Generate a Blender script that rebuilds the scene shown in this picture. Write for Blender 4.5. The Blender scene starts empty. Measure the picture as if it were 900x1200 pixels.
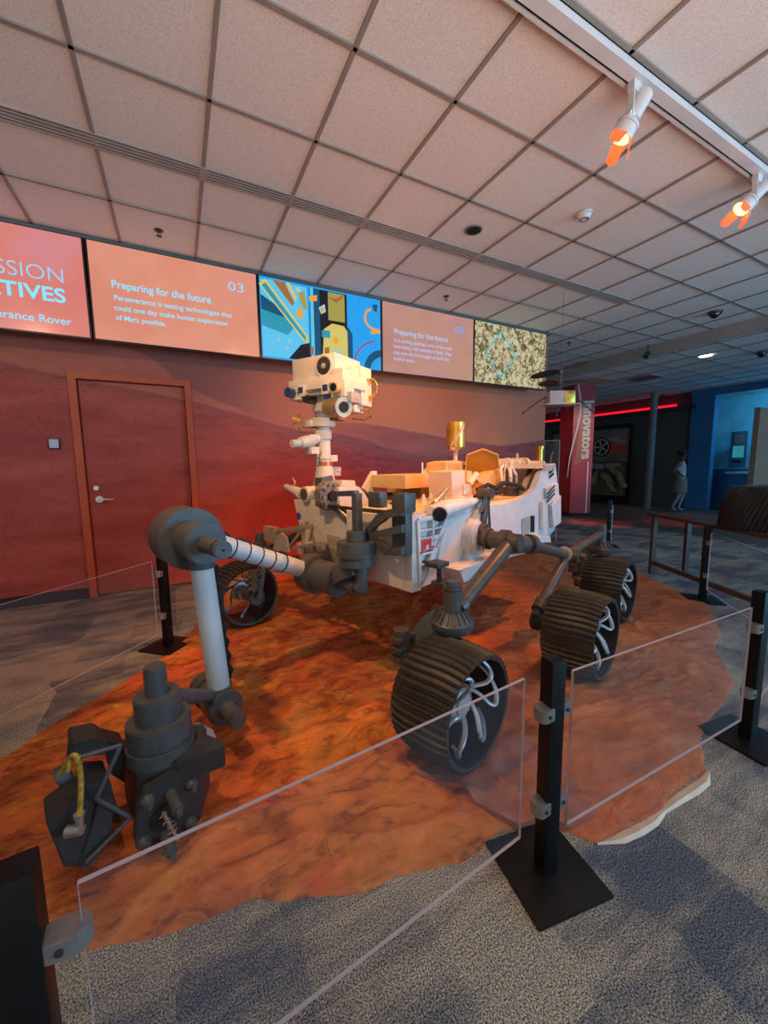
import bpy, bmesh, math, random
from mathutils import Vector as V, Matrix, noise
random.seed(4)
C = bpy.context.scene.collection
PI = math.pi
# ------------------------------------------------------------------ camera
F = 457.0; YAW = .4832; PIT = .1184; ROL = -.0125
O = V((0, 0, 1.275))
f = V((math.sin(YAW)*math.cos(PIT), math.cos(YAW)*math.cos(PIT), -math.sin(PIT)))
r0 = V((math.cos(YAW), -math.sin(YAW), 0)); u0 = r0.cross(f)
r = r0*math.cos(ROL)+u0*math.sin(ROL); u = -r0*math.sin(ROL)+u0*math.cos(ROL)
cam = bpy.data.cameras.new('camera'); camo = bpy.data.objects.new('camera', cam); C.objects.link(camo)
cam.sensor_fit = 'HORIZONTAL'; cam.sensor_width = 36; cam.lens = F/900*36; cam.clip_start = .05; cam.clip_end = 100
m = Matrix((r, u, -f)).transposed().to_4x4(); m.translation = O; camo.matrix_world = m
bpy.context.scene.camera = camo
# survey helpers: the point of a real plane that a sight line meets
def ray(x, y): return f+r*((x-450)/F)-u*((y-600)/F)
def PZ(x, y, z=0):
    d = ray(x, y); return O+d*((z-O.z)/d.z)
def PY(x, y, v):
    d = ray(x, y); return O+d*(v/d.y)
def PX(x, y, v):
    d = ray(x, y); return O+d*(v/d.x)
RA = math.radians(16.4)
FW = V((-math.cos(RA), -math.sin(RA), 0)); LF = V((math.sin(RA), -math.cos(RA), 0)); OR = V((1.733, 2.566, 0))
def atd(px, py, D):
    d = ray(px, py); hh = math.hypot(d.x, d.y); return O+d*(D/hh)
def tr(P):
    q = P-OR; return V((q.dot(FW), q.dot(LF), q.z))
def pl(x, y, P, n):
    d = ray(x, y); return O+d*((P-O).dot(n)/d.dot(n))
def RY(x, y, v): return tr(pl(x, y, OR+LF*v, LF))   # rover frame, plane at lateral distance v
def RX(x, y, v): return tr(pl(x, y, OR+FW*v, FW))
def RZ(x, y, v): return tr(PZ(x, y, v))
# ------------------------------------------------------------------ materials
MT = {}
def mat(name, col=(.5, .5, .5), rough=.5, metal=0, emis=None, es=1.0, spec=.5):
    if name in MT: return MT[name]
    m = bpy.data.materials.new(name); m.use_nodes = True; b = m.node_tree.nodes['Principled BSDF']
    b.inputs['Base Color'].default_value = (*col, 1); b.inputs['Roughness'].default_value = rough
    b.inputs['Metallic'].default_value = metal; b.inputs['Specular IOR Level'].default_value = spec
    if emis: b.inputs['Emission Color'].default_value = (*emis, 1); b.inputs['Emission Strength'].default_value = es
    MT[name] = m; return m
def nd(m, t, **kw):
    n = m.node_tree.nodes.new(t)
    for k, v in kw.items(): setattr(n, k, v)
    return n
def lk(m, a, b): m.node_tree.links.new(a, b)
def noisy(name, c1, c2, scale=8, rough=.5, metal=0, bump=.0, detail=4, lo=.35, hi=.65, bscale=None, spec=.5):
    m = mat(name, c1, rough, metal, spec=spec); b = m.node_tree.nodes['Principled BSDF']
    tc = nd(m, 'ShaderNodeTexCoord'); n = nd(m, 'ShaderNodeTexNoise'); n.inputs['Scale'].default_value = scale; n.inputs['Detail'].default_value = detail
    lk(m, tc.outputs['Object'], n.inputs['Vector'])
    cr = nd(m, 'ShaderNodeValToRGB'); cr.color_ramp.elements[0].position = lo; cr.color_ramp.elements[1].position = hi
    cr.color_ramp.elements[0].color = (*c1, 1); cr.color_ramp.elements[1].color = (*c2, 1)
    lk(m, n.outputs['Fac'], cr.inputs['Fac']); lk(m, cr.outputs['Color'], b.inputs['Base Color'])
    if bump:
        n2 = n
        if bscale:
            n2 = nd(m, 'ShaderNodeTexNoise'); n2.inputs['Scale'].default_value = bscale; lk(m, tc.outputs['Object'], n2.inputs['Vector'])
        bp = nd(m, 'ShaderNodeBump'); bp.inputs['Strength'].default_value = bump; bp.inputs['Distance'].default_value = .01
        lk(m, n2.outputs['Fac'], bp.inputs['Height']); lk(m, bp.outputs['Normal'], b.inputs['Normal'])
    return m
white = noisy('white_paint', (.54, .545, .54), (.60, .605, .60), 14, .45)
cream = noisy('cream_paint', (.56, .53, .45), (.64, .60, .51), 14, .5)
grey = noisy('grey_paint', (.060, .064, .062), (.078, .082, .078), 20, .42, bump=.05, bscale=90)
bronze = noisy('bronze_paint', (.060, .048, .037), (.088, .070, .052), 20, .38, bump=.05, bscale=90)
dark = noisy('charcoal_paint', (.024, .024, .023), (.036, .035, .033), 20, .5)
tread = noisy('tread_paint', (.024, .020, .015), (.042, .035, .025), 12, .5, bump=.05, bscale=60)
treadin = noisy('tread_inside', (.012, .012, .011), (.022, .021, .02), 12, .6)
black = noisy('black_powder_coat', (.004, .004, .004), (.006, .006, .006), 60, .42, bump=.08, bscale=300, spec=.25)
plateblk = noisy('black_plate', (.006, .0055, .005), (.011, .010, .009), 9, .36, bump=.05, bscale=200, spec=.3)
silver = noisy('spoke_metal', (.42, .43, .43), (.5, .5, .5), 30, .35, .3)
steel = noisy('brushed_metal', (.55, .54, .5), (.65, .63, .58), 60, .28, .9)
gold = noisy('gold_foil', (.62, .36, .04), (.85, .58, .12), 9, .3, .85, bump=.2, bscale=14)
amber = noisy('amber_panel', (.34, .15, .008), (.38, .17, .012), 6, .5)
ochre = noisy('tan_panel', (.58, .38, .16), (.64, .43, .19), 6, .5)
armwhite = noisy('arm_tube_white', (.42, .50, .53), (.47, .55, .58), 9, .4)
hole = mat('dark_opening', (.006, .006, .006), .8)
yellow = noisy('yellow_hose', (.35, .20, .02), (.62, .42, .06), 50, .3, .3)
lens = mat('lens_glass', (.01, .012, .02), .06, 0, spec=.9)
bluelens = mat('blue_lens', (.02, .05, .16), .08, 0, spec=.9)
copper = noisy('copper_band', (.45, .14, .05), (.55, .2, .08), 20, .35, .5)
red = mat('letter_red', (.6, .02, .02), .5)
navy = mat('roundel_blue', (.04, .07, .25), .5)
# ------------------------------------------------------------------ mesh building
class B:
    def __init__(s): s.bm = bmesh.new(); s.mi = 0
    def _f(s, fs, sm=False):
        for q in fs:
            q.material_index = s.mi; q.smooth = sm
    def quadf(s, pts):
        vs = [s.bm.verts.new(p) for p in pts]; q = s.bm.faces.new(vs); s._f([q]); return q
    def box(s, c, size, rot=None, bev=0):
        M = Matrix.Translation(c) @ (rot.to_4x4() if rot is not None else Matrix()) @ Matrix.Diagonal((*size, 1))
        g = bmesh.ops.create_cube(s.bm, size=1, matrix=M); fs = list({q for v in g['verts'] for q in v.link_faces}); s._f(fs)
        if bev:
            es = list({e for v in g['verts'] for e in v.link_edges})
            gg = bmesh.ops.bevel(s.bm, geom=es, offset=bev, segments=2, affect='EDGES', profile=.6); s._f(gg['faces'])
        return s
    def bb(s, a, b, bev=0):
        a = V(a); b = V(b); return s.box((a+b)/2, [abs(x) for x in (b-a)], bev=bev)
    def frame(s, d, up=V((0, 0, 1))):
        d = d.normalized()
        if abs(d.dot(up)) > .98: up = V((1, 0, 0))
        x = up.cross(d).normalized(); y = d.cross(x); return Matrix((x, y, d)).transposed()
    def cyl(s, p0, p1, ra, rb=None, seg=28, bev=0):
        p0 = V(p0); p1 = V(p1); rb = ra if rb is None else rb; d = p1-p0
        M = Matrix.Translation((p0+p1)/2) @ s.frame(d).to_4x4()
        g = bmesh.ops.create_cone(s.bm, cap_ends=True, segments=seg, radius1=ra, radius2=rb, depth=d.length, matrix=M)
        fs = list({q for v in g['verts'] for q in v.link_faces})
        for q in fs: q.material_index = s.mi; q.smooth = len(q.verts) == 4
        if bev:
            es = [e for q in fs if len(q.verts) > 4 for e in q.edges]
            gg = bmesh.ops.bevel(s.bm, geom=es, offset=bev, segments=2, affect='EDGES'); s._f(gg['faces'])
        return s
    def lathe(s, base, axis, prof, seg=36):
        base = V(base); R = s.frame(V(axis)); rings = []
        for (h, rr) in prof:
            rings.append([s.bm.verts.new(base+R @ V((rr*math.cos(2*PI*k/seg), rr*math.sin(2*PI*k/seg), h))) for k in range(seg)] if rr > 1e-5 else [s.bm.verts.new(base+R @ V((0, 0, h)))])
        for a, b in zip(rings, rings[1:]):
            for k in range(seg):
                k2 = (k+1) % seg
                if len(a) == 1 and len(b) == 1: continue
                if len(a) == 1: q = s.bm.faces.new((a[0], b[k2], b[k]))
                elif len(b) == 1: q = s.bm.faces.new((a[k], a[k2], b[0]))
                else: q = s.bm.faces.new((a[k], a[k2], b[k2], b[k]))
                q.material_index = s.mi; q.smooth = False
        return s
    def tube(s, pts, rad, seg=10, flat=1.0):
        pts = [V(p) for p in pts]; rings = []; n = len(pts)
        for i, p in enumerate(pts):
            d = (pts[min(i+1, n-1)]-pts[max(i-1, 0)]); R = s.frame(d)
            rr = rad[i] if isinstance(rad, (list, tuple)) else rad
            rings.append([s.bm.verts.new(p+R @ V((rr*math.cos(2*PI*k/seg), rr*flat*math.sin(2*PI*k/seg), 0))) for k in range(seg)])
        for a, b in zip(rings, rings[1:]):
            for k in range(seg):
                q = s.bm.faces.new((a[k], a[(k+1) % seg], b[(k+1) % seg], b[k])); q.material_index = s.mi; q.smooth = True
        for rg in (rings[0][::-1], rings[-1]): q = s.bm.faces.new(rg); q.material_index = s.mi
        return s
    def beam(s, a, b, w, h, up=V((0, 0, 1)), bev=0):
        a = V(a); b = V(b); return s.box((a+b)/2, (w, h, (b-a).length), s.frame(b-a, up), bev)
    def prism(s, pts, ext, bev=0):
        pts = [V(p) for p in pts]; ext = V(ext)
        a = [s.bm.verts.new(p) for p in pts]; b = [s.bm.verts.new(p+ext) for p in pts]; n = len(pts); fs = []
        fs.append(s.bm.faces.new(a[::-1])); fs.append(s.bm.faces.new(b))
        for k in range(n): fs.append(s.bm.faces.new((a[k], a[(k+1) % n], b[(k+1) % n], b[k])))
        s._f(fs)
        if bev:
            es = list({e for q in fs for e in q.edges}); gg = bmesh.ops.bevel(s.bm, geom=es, offset=bev, segments=2, affect='EDGES'); s._f(gg['faces'])
        return s
    def sph(s, c, rr, sc=(1, 1, 1), seg=16):
        M = Matrix.Translation(c) @ Matrix.Diagonal((*sc, 1))
        g = bmesh.ops.create_uvsphere(s.bm, u_segments=seg, v_segments=seg//2+2, radius=rr, matrix=M)
        s._f(list({q for v in g['verts'] for q in v.link_faces}), True); return s
    def build(s, name, mats, parent=None, noc=True):
        bmesh.ops.recalc_face_normals(s.bm, faces=s.bm.faces)
        me = bpy.data.meshes.new(name); s.bm.to_mesh(me); s.bm.free(); me.set_sharp_from_angle(angle=.6)
        for q in (mats if isinstance(mats, (list, tuple)) else [mats]): me.materials.append(q)
        o = bpy.data.objects.new(name, me); C.objects.link(o); o.parent = parent; return o
def tag(o, label, cat=None, group=None, kind=None):
    if label: o['label'] = label
    if cat: o['category'] = cat
    if group: o['group'] = group
    if kind: o['kind'] = kind
    return o
def struct(o): o['kind'] = 'structure'; return o
def empty(name, loc=(0, 0, 0), rz=0, label=None, cat=None, group=None):
    o = bpy.data.objects.new(name, None); C.objects.link(o); o.location = loc; o.rotation_euler = (0, 0, rz); o.empty_display_size = .1
    return tag(o, label, cat, group)
def text(name, body, size, M, material, parent=None, ext=.001, align='LEFT', off=0, sx=1.0):
    cu = bpy.data.curves.new(name, 'FONT'); cu.body = body; cu.size = size; cu.extrude = ext; cu.align_x = align; cu.offset = off; cu.space_line = 1.0
    t = bpy.data.objects.new(name, cu); C.objects.link(t); dg = bpy.context.evaluated_depsgraph_get(); dg.update()
    me = bpy.data.meshes.new_from_object(t.evaluated_get(dg)); bpy.data.objects.remove(t); bpy.data.curves.remove(cu)
    me.materials.clear(); me.materials.append(material); me.transform(M @ Matrix.Diagonal((sx, 1, 1, 1)))
    o = bpy.data.objects.new(name, me); C.objects.link(o); o.parent = parent; return o
def copy_tree(o, parent=None):
    c = o.copy(); C.objects.link(c); c.parent = parent
    for ch in o.children: copy_tree(ch, c)
    return c
def smooth(P, n=5):
    P = [V(p) for p in P]; out_ = []
    for i in range(len(P)-1):
        p0, p1, p2, p3 = P[max(i-1, 0)], P[i], P[i+1], P[min(i+2, len(P)-1)]
        for s_ in range(n):
            t = s_/n; out_.append(.5*((2*p1)+(-p0+p2)*t+(2*p0-5*p1+4*p2-p3)*t*t+(-p0+3*p1-3*p2+p3)*t**3))
    return out_+[P[-1]]
def basis(o, x, y):          # matrix whose local X,Y axes are x,y
    x = V(x).normalized(); y = V(y).normalized(); z = x.cross(y)
    m = Matrix((x, y, z)).transposed().to_4x4(); m.translation = V(o); return m

# ================================================================== ROOM
CZ = 3.29; CL = 3.12; GX = -.320; GY = 1.957; T = .61; BX = 7.45; WY = 4.72
# floor carpet
def carpet():
    m = mat('carpet', rough=.95, spec=.1); b = m.node_tree.nodes['Principled BSDF']
    tc = nd(m, 'ShaderNodeTexCoord')
    n1 = nd(m, 'ShaderNodeTexNoise'); n1.inputs['Scale'].default_value = 225; n1.inputs['Detail'].default_value = 4; n1.inputs['Roughness'].default_value = .7
    mp = nd(m, 'ShaderNodeMapping'); mp.inputs['Scale'].default_value = (1.0, 3.2, 1); mp.inputs['Rotation'].default_value = (0, 0, .0)
    n2 = nd(m, 'ShaderNodeTexNoise'); n2.inputs['Scale'].default_value = 1.9; n2.inputs['Detail'].default_value = 6; n2.inputs['Roughness'].default_value = .7
    mp3 = nd(m, 'ShaderNodeMapping'); mp3.inputs['Scale'].default_value = (2.0, 1.0, 1)
    vo = nd(m, 'ShaderNodeTexVoronoi'); vo.distance = 'CHEBYCHEV'; vo.inputs['Scale'].default_value = 1.64; vo.inputs['Randomness'].default_value = .35
    lk(m, tc.outputs['Object'], mp.inputs['Vector']); lk(m, mp.outputs[0], n2.inputs['Vector']); lk(m, tc.outputs['Object'], n1.inputs['Vector'])
    lk(m, tc.outputs['Object'], mp3.inputs['Vector']); lk(m, mp3.outputs[0], vo.inputs['Vector'])
    sep = nd(m, 'ShaderNodeSeparateColor'); lk(m, vo.outputs['Color'], sep.inputs['Color'])
    a = nd(m, 'ShaderNodeMath', operation='MULTIPLY_ADD'); a.inputs[1].default_value = .22; lk(m, sep.outputs[0], a.inputs[0]); lk(m, n2.outputs['Fac'], a.inputs[2])
    cr = nd(m, 'ShaderNodeValToRGB'); e = cr.color_ramp.elements; e[0].position = .48; e[1].position = .72
    e[0].color = (.075, .086, .115, 1); e[1].color = (.24, .225, .195, 1); lk(m, a.outputs[0], cr.inputs['Fac'])
    c2 = nd(m, 'ShaderNodeValToRGB'); e = c2.color_ramp.elements; e[0].position = .42; e[1].position = .60
    e[0].color = (.20, .22, .28, 1); e[1].color = (2.8, 2.65, 2.25, 1); lk(m, n1.outputs['Fac'], c2.inputs['Fac'])
    mx = nd(m, 'ShaderNodeMix', data_type='RGBA', blend_type='MULTIPLY'); mx.inputs['Factor'].default_value = 1
    lk(m, cr.outputs['Color'], mx.inputs['A']); lk(m, c2.outputs['Color'], mx.inputs['B']); lk(m, mx.outputs['Result'], b.inputs['Base Color'])
    bp = nd(m, 'ShaderNodeBump'); bp.inputs['Strength'].default_value = .5; bp.inputs['Distance'].default_value = .004
    lk(m, n1.outputs['Fac'], bp.inputs['Height']); lk(m, bp.outputs['Normal'], b.inputs['Normal'])
    return m
fl = struct(B().bb((-7, -6, -.1), (16.5, 14, 0)).build('floor', carpet()))
# brown hall floor beyond the carpet
brown = noisy('hall_floor', (.075, .055, .04), (.10, .075, .055), 3, .55)
a_, b_ = PZ(700, 611), PZ(900, 640)
d_ = (b_-a_).normalized(); A0 = a_-d_*3; A1 = b_+d_*4
t1 = B(); t1.prism([(A0.x, A0.y, 0), (A1.x, A1.y, 0), (15.5, A1.y, 0), (15.5, A0.y+2, 0)], (0, 0, .004))
struct(t1.build('floor_hall', brown))
# ceiling
def ceilmat():
    m = mat('ceiling_tile', rough=.9, spec=.15); b = m.node_tree.nodes['Principled BSDF']
    tc = nd(m, 'ShaderNodeTexCoord'); n = nd(m, 'ShaderNodeTexNoise'); n.inputs['Scale'].default_value = 130; n.inputs['Detail'].default_value = 3
    lk(m, tc.outputs['Object'], n.inputs['Vector'])
    n2 = nd(m, 'ShaderNodeTexNoise'); n2.inputs['Scale'].default_value = 1.3; lk(m, tc.outputs['Object'], n2.inputs['Vector'])
    cr = nd(m, 'ShaderNodeValToRGB'); e = cr.color_ramp.elements; e[0].position = .3; e[1].position = .6
    e[0].color = (.66, .64, .61, 1); e[1].color = (.84, .82, .78, 1); lk(m, n.outputs['Fac'], cr.inputs['Fac'])
    lk(m, cr.outputs['Color'], b.inputs['Base Color'])
    bp = nd(m, 'ShaderNodeBump'); bp.inputs['Strength'].default_value = .25; bp.inputs['Distance'].default_value = .003
    lk(m, n.outputs['Fac'], bp.inputs['Height']); lk(m, bp.outputs['Normal'], b.inputs['Normal'])
    return m
cm = ceilmat()
struct(B().bb((-7, -6, CZ+.008), (BX, 14, CZ+.1)).build('ceiling', cm))
struct(B().bb((BX, -6, CL+.008), (16.5, 14, CL+.1)).build('ceiling_hall', cm))
gridm = noisy('ceiling_grid', (.27, .24, .21), (.32, .28, .25), 4, .6)
g = B()
for i in range(-11, 13):
    x = GX+i*T
    if x < BX: g.bb((x-.011, -6, CZ-.003), (x+.011, 13, CZ+.01))
for j in range(-13, 18):
    y = GY+j*T
    if j == 2: continue
    g.bb((-7, y-.011, CZ-.003), (BX, y+.011, CZ+.01))
g.bb((5.2, GY+2*T-.011, CZ-.003), (BX, GY+2*T+.011, CZ+.01))
struct(g.build('trim_1', gridm))
g = B()
for i in range(13, 28): g.bb((GX+i*T-.011, -6, CL-.003), (GX+i*T+.011, 13, CL+.01))
for j in range(-13, 18): g.bb((BX, GY+j*T-.011, CL-.003), (16.4, GY+j*T+.011, CL+.01))
struct(g.build('trim_2', gridm))
beamm = noisy('soffit_paint', (.40, .39, .37), (.44, .43, .41), 2, .7)
struct(B().bb((BX-.02, -6, CL), (BX+.05, 14, CZ+.05)).build('trim_3', beamm))
# mural
def mural():
    m = mat('mural_print', rough=.55, spec=.3); b = m.node_tree.nodes['Principled BSDF']
    tc = nd(m, 'ShaderNodeTexCoord'); sp = nd(m, 'ShaderNodeSeparateXYZ'); lk(m, tc.outputs['Object'], sp.inputs[0])
    xs = nd(m, 'ShaderNodeMapRange'); xs.inputs['From Min'].default_value = -4; xs.inputs['From Max'].default_value = 6; lk(m, sp.outputs['X'], xs.inputs['Value'])
    zs = nd(m, 'ShaderNodeMath', operation='DIVIDE'); zs.inputs[1].default_value = 3.3; lk(m, sp.outputs['Z'], zs.inputs[0])
    def streak(sc, sx, sz, det=6, rough=.6):
        mp = nd(m, 'ShaderNodeMapping'); mp.inputs['Scale'].default_value = (sx, 1, sz); mp.inputs['Rotation'].default_value = (0, .13, 0)
        n = nd(m, 'ShaderNodeTexNoise'); n.inputs['Scale'].default_value = sc; n.inputs['Detail'].default_value = det; n.inputs['Roughness'].default_value = rough
        lk(m, tc.outputs['Object'], mp.inputs['Vector']); lk(m, mp.outputs[0], n.inputs['Vector']); return n.outputs['Fac']
    def ramp(fac, stops):
        cr = nd(m, 'ShaderNodeValToRGB'); e = cr.color_ramp.elements
        while len(e) < len(stops): e.new(.5)
        for k, (p, c) in enumerate(stops): e[k].position = p; e[k].color = (*c, 1) if len(c) == 3 else c
        lk(m, fac, cr.inputs['Fac']); return cr.outputs['Color']
    def mix(fac, a, c, mode='MIX'):
        x = nd(m, 'ShaderNodeMix', data_type='RGBA', blend_type=mode)
        if isinstance(fac, float): x.inputs['Factor'].default_value = fac
        else: lk(m, fac, x.inputs['Factor'])
        lk(m, a, x.inputs['A']); lk(m, c, x.inputs['B']); return x.outputs['Result']
    def ridge(pts, nz, amp, soft):
        fc = nd(m, 'ShaderNodeFloatCurve'); cv = fc.mapping.curves[0]
        P = [((x+4)/10, z/3.3) for x, z in pts]
        cv.points[0].location = P[0]; cv.points[1].location = P[-1]
        for p in P[1:-1]: cv.points.new(*p)
        fc.mapping.update(); lk(m, xs.outputs[0], fc.inputs['Value'])
        a = nd(m, 'ShaderNodeMath', operation='SUBTRACT'); lk(m, fc.outputs[0], a.inputs[0]); lk(m, zs.outputs[0], a.inputs[1])
        n = nd(m, 'ShaderNodeMath', operation='MULTIPLY_ADD'); n.inputs[1].default_value = amp; lk(m, nz, n.inputs[0]); lk(m, a.outputs[0], n.inputs[2])
        k = nd(m, 'ShaderNodeMath', operation='SUBTRACT'); lk(m, n.outputs[0], k.inputs[0]); k.inputs[1].default_value = amp*.5
        q = nd(m, 'ShaderNodeMapRange'); q.inputs['From Min'].default_value = -soft; q.inputs['From Max'].default_value = soft; lk(m, k.outputs[0], q.inputs['Value'])
        return q.outputs[0]
    s1 = streak(1.6, 1, 3.5); s2 = streak(5, 1, 4, 8, .7); s3 = streak(30, 1, 1.6, 3); s4 = streak(.7, 1, 1, 2)
    sky = ramp(xs.outputs[0], [(.30, (.24, .085, .065)), (.46, (.30, .10, .075)), (.56, (.55, .17, .08)), (.66, (.66, .21, .085)), (.85, (.60, .19, .09)), (.95, (.52, .17, .10))])  # brighter orange to the right has the spotlight's wash painted in
    far = mix(.4, ramp(xs.outputs[0], [(.2, (.48, .13, .08)), (.5, (.52, .14, .09)), (.8, (.38, .075, .05))]), ramp(s1, [(.35, (.2, .07, .06)), (.65, (.45, .16, .11))]))
    gnd_l = ramp(s1, [(.3, (.28, .055, .045)), (.5, (.38, .080, .06)), (.7, (.46, .11, .08))])
    gnd_r = ramp(s2, [(.32, (.10, .024, .032)), (.5, (.28, .05, .045)), (.68, (.42, .09, .06))])
    lr = nd(m, 'ShaderNodeMapRange'); lr.inputs['From Min'].default_value = .44; lr.inputs['From Max'].default_value = .56; lk(m, xs.outputs[0], lr.inputs['Value'])
    gnd = mix(lr.outputs[0], gnd_l, gnd_r)
    # blood red foreground of the picture, low and towards the middle
    low = nd(m, 'ShaderNodeMapRange'); low.inputs['From Min'].default_value = .52; low.inputs['From Max'].default_value = .22; lk(m, zs.outputs[0], low.inputs['Value'])
    lm = nd(m, 'ShaderNodeMath', operation='MULTIPLY'); lk(m, low.outputs[0], lm.inputs[0])
    l2 = nd(m, 'ShaderNodeMapRange'); l2.inputs['From Min'].default_value = .40; l2.inputs['From Max'].default_value = .52; l2.inputs['To Min'].default_value = .10; lk(m, xs.outputs[0], l2.inputs['Value']); lk(m, l2.outputs[0], lm.inputs[1])
    redc = ramp(s4, [(.35, (.34, .015, .012)), (.65, (.42, .03, .02))])
    gnd = mix(lm.outputs[0], gnd, redc)
    spk = ramp(s3, [(.30, (.62, .6, .6)), (.42, (1, 1, 1)), (.66, (1, 1, 1)), (.74, (1.35, 1.3, 1.3))])
    gnd = mix(.8, gnd, spk, 'MULTIPLY')
    r1 = ridge([(-4, 2.75), (-1.6, 2.47), (-.9, 2.45), (-.3, 2.44), (.1, 2.16), (.7, 1.92), (1.3, 1.83), (2.2, 1.82), (3.1, 1.72), (3.9, 1.62), (5, 1.55), (6, 1.5)], s2, .012, .0022)
    r2 = ridge([(-4, 2.5), (-1.6, 2.27), (-.9, 2.15), (0, 2.02), (.7, 1.86), (1.3, 1.72), (2.0, 1.66), (2.6, 1.50), (3.4, 1.40), (4.2, 1.50), (5, 1.60), (6, 1.72)], s2, .02, .002)
    # dark broken rock line just under the plateau edge
    r3 = ridge([(-4, 2.44), (-1.6, 2.20), (-.9, 2.07), (0, 1.95), (.7, 1.8), (1.3, 1.6), (2.0, 1.5), (2.6, 1.4), (3.4, 1.30), (4.2, 1.2), (5, 1.1), (6, 1.0)], s2, .03, .012)
    rk = ramp(s2, [(.36, (.12, .05, .05)), (.46, (.3, .08, .07))])
    gnd2 = mix(r3, mix(.75, gnd, rk), gnd)
    c = mix(r1, sky, far); c = mix(r2, c, gnd2)
    lk(m, c, b.inputs['Base Color']); return m
mur = mural()
# wall with real door opening
DX0, DX1, DZ = -.80, .125, 2.135
g = B()
g.bb((-7, WY, 0), (DX0, WY+.18, 3.29)); g.bb((DX1, WY, 0), (5.6, WY+.18, 3.29)); g.bb((DX0, WY, DZ), (DX1, WY+.18, 3.29)); g.bb((DX0, WY+.14, 0), (DX1, WY+.18, DZ))
struct(g.build('wall_back', mur))
dr = struct(B().bb((DX0+.012, WY+.035, .012), (DX1-.012, WY+.08, DZ-.012)).build('door_1', mur))
orangef = noisy('door_frame_paint', (.44, .075, .02), (.48, .09, .028), 6, .45)
g = B(); fw_ = .055
g.bb((DX0-fw_, WY-.022, 0), (DX0+.006, WY+.05, DZ+fw_)); g.bb((DX1-.006, WY-.022, 0), (DX1+fw_, WY+.05, DZ+fw_)); g.bb((DX0+.006, WY-.022, DZ-.006), (DX1-.006, WY+.05, DZ+fw_))
df = g.build('door_frame', orangef, dr)
p = PY(117, 585, WY+.035)
g = B(); g.cyl((p.x, WY+.035, p.z), (p.x, WY+.01, p.z), .032); g.cyl((p.x, WY+.03, p.z), (p.x, WY-.03, p.z), .011); g.beam((p.x-.01, WY-.03, p.z), (p.x+.125, WY-.03, p.z-.004), .02, .012, bev=.004)
g.build('door_handle', steel, dr)
p2 = PY(113, 572, WY+.035); B().cyl((p2.x, WY+.035, p2.z), (p2.x, WY+.015, p2.z), .022).build('lock_cylinder', steel, dr)
basem = noisy('baseboard_vinyl', (.018, .017, .016), (.024, .022, .02), 5, .5)
struct(B().bb((-7, WY-.012, 0), (DX0-fw_, WY, .105)).build('baseboard_back', basem))
struct(B().bb((DX1+fw_, WY-.012, 0), (5.6, WY, .105)).build('baseboard_back_right', noisy('baseboard_red', (.3, .07, .03), (.33, .08, .035), 5, .5)))
p = PY(64, 520, WY)
e = empty('wall_sensor', (p.x, WY, p.z), 0, 'small square pale thermostat with a dark rim left of the door', 'thermostat')
B().bb((-.045, -.022, -.05), (.045, 0, .05), .006).build('backplate', dark, e)
B().bb((-.036, -.028, -.041), (.034, -.02, .041), .003).build('face_plate', noisy('thermostat_face', (.45, .6, .66), (.5, .64, .7), 9, .4), e)
# strip coloured dark teal as the shadowed gap above the screens
SY = 4.41

struct(B().bb((-7, SY+.0, CZ-.028), (5.3, SY+.10, CZ-.002)).build('trim_4', noisy('gap_shade_teal', (.07, .13, .14), (.09, .15, .16), 5, .5)))

# ------------------------------------------------------------------ screens
def emi(name, col, st, rough=.12, tex=None):
    m = mat(name, (.01, .01, .01), rough, 0, col, st); return m
cy = emi('screen_text_cyan', (.22, .72, 1.0), 1.0)
def salmon(name, c1, c2, c3, st=1):
    m = emi(name, c1, st, .18); b = m.node_tree.nodes['Principled BSDF']
    tc = nd(m, 'ShaderNodeTexCoord'); n = nd(m, 'ShaderNodeTexNoise'); n.inputs['Scale'].default_value = .9; n.inputs['Detail'].default_value = 3
    lk(m, tc.outputs['Object'], n.inputs['Vector']); cr = nd(m, 'ShaderNodeValToRGB'); e = cr.color_ramp.elements; e.new(.5)
    for k, (p, c) in enumerate(((.35, c1), (.5, c2), (.65, c3))): e[k].position = p; e[k].color = (*c, 1)
    lk(m, n.outputs['Fac'], cr.inputs['Fac']); lk(m, cr.outputs['Color'], b.inputs['Emission Color']); return m
sal1 = salmon('screen_pink', (.55, .14, .16), (.62, .19, .15), (.56, .24, .33))
sal2 = salmon('screen_salmon', (.60, .20, .14), (.66, .26, .17), (.64, .24, .20))
sal3 = salmon('screen_dusky', (.42, .19, .16), (.46, .24, .18), (.42, .20, .22))
def rock():
    m = emi('screen_rock', (.5, .4, .2), .9, .18); b = m.node_tree.nodes['Principled BSDF']
    tc = nd(m, 'ShaderNodeTexCoord'); mp = nd(m, 'ShaderNodeMapping'); mp.inputs['Scale'].default_value = (1, 1, 1); mp.inputs['Rotation'].default_value = (0, .5, 0)
    lk(m, tc.outputs['Object'], mp.inputs[0])
    n = nd(m, 'ShaderNodeTexNoise'); n.inputs['Scale'].default_value = 14; n.inputs['Detail'].default_value = 6; n.inputs['Distortion'].default_value = 1.2; lk(m, mp.outputs[0], n.inputs['Vector'])
    cr = nd(m, 'ShaderNodeValToRGB'); e = cr.color_ramp.elements
    for k, (p, c) in enumerate(((.3, (.05, .02, .01)), (.42, (.18, .14, .05)), (.5, (.42, .34, .18)), (.58, (.62, .55, .34)), (.7, (.35, .6, .55)))):
        if k > 1: e.new(p)
        e[k].position = p; e[k].color = (*c, 1)
    lk(m, n.outputs['Fac'], cr.inputs['Fac']); lk(m, cr.outputs['Color'], b.inputs['Emission Color']); return m
bezel = mat('screen_bezel', (.008, .009, .012), .35)
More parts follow.
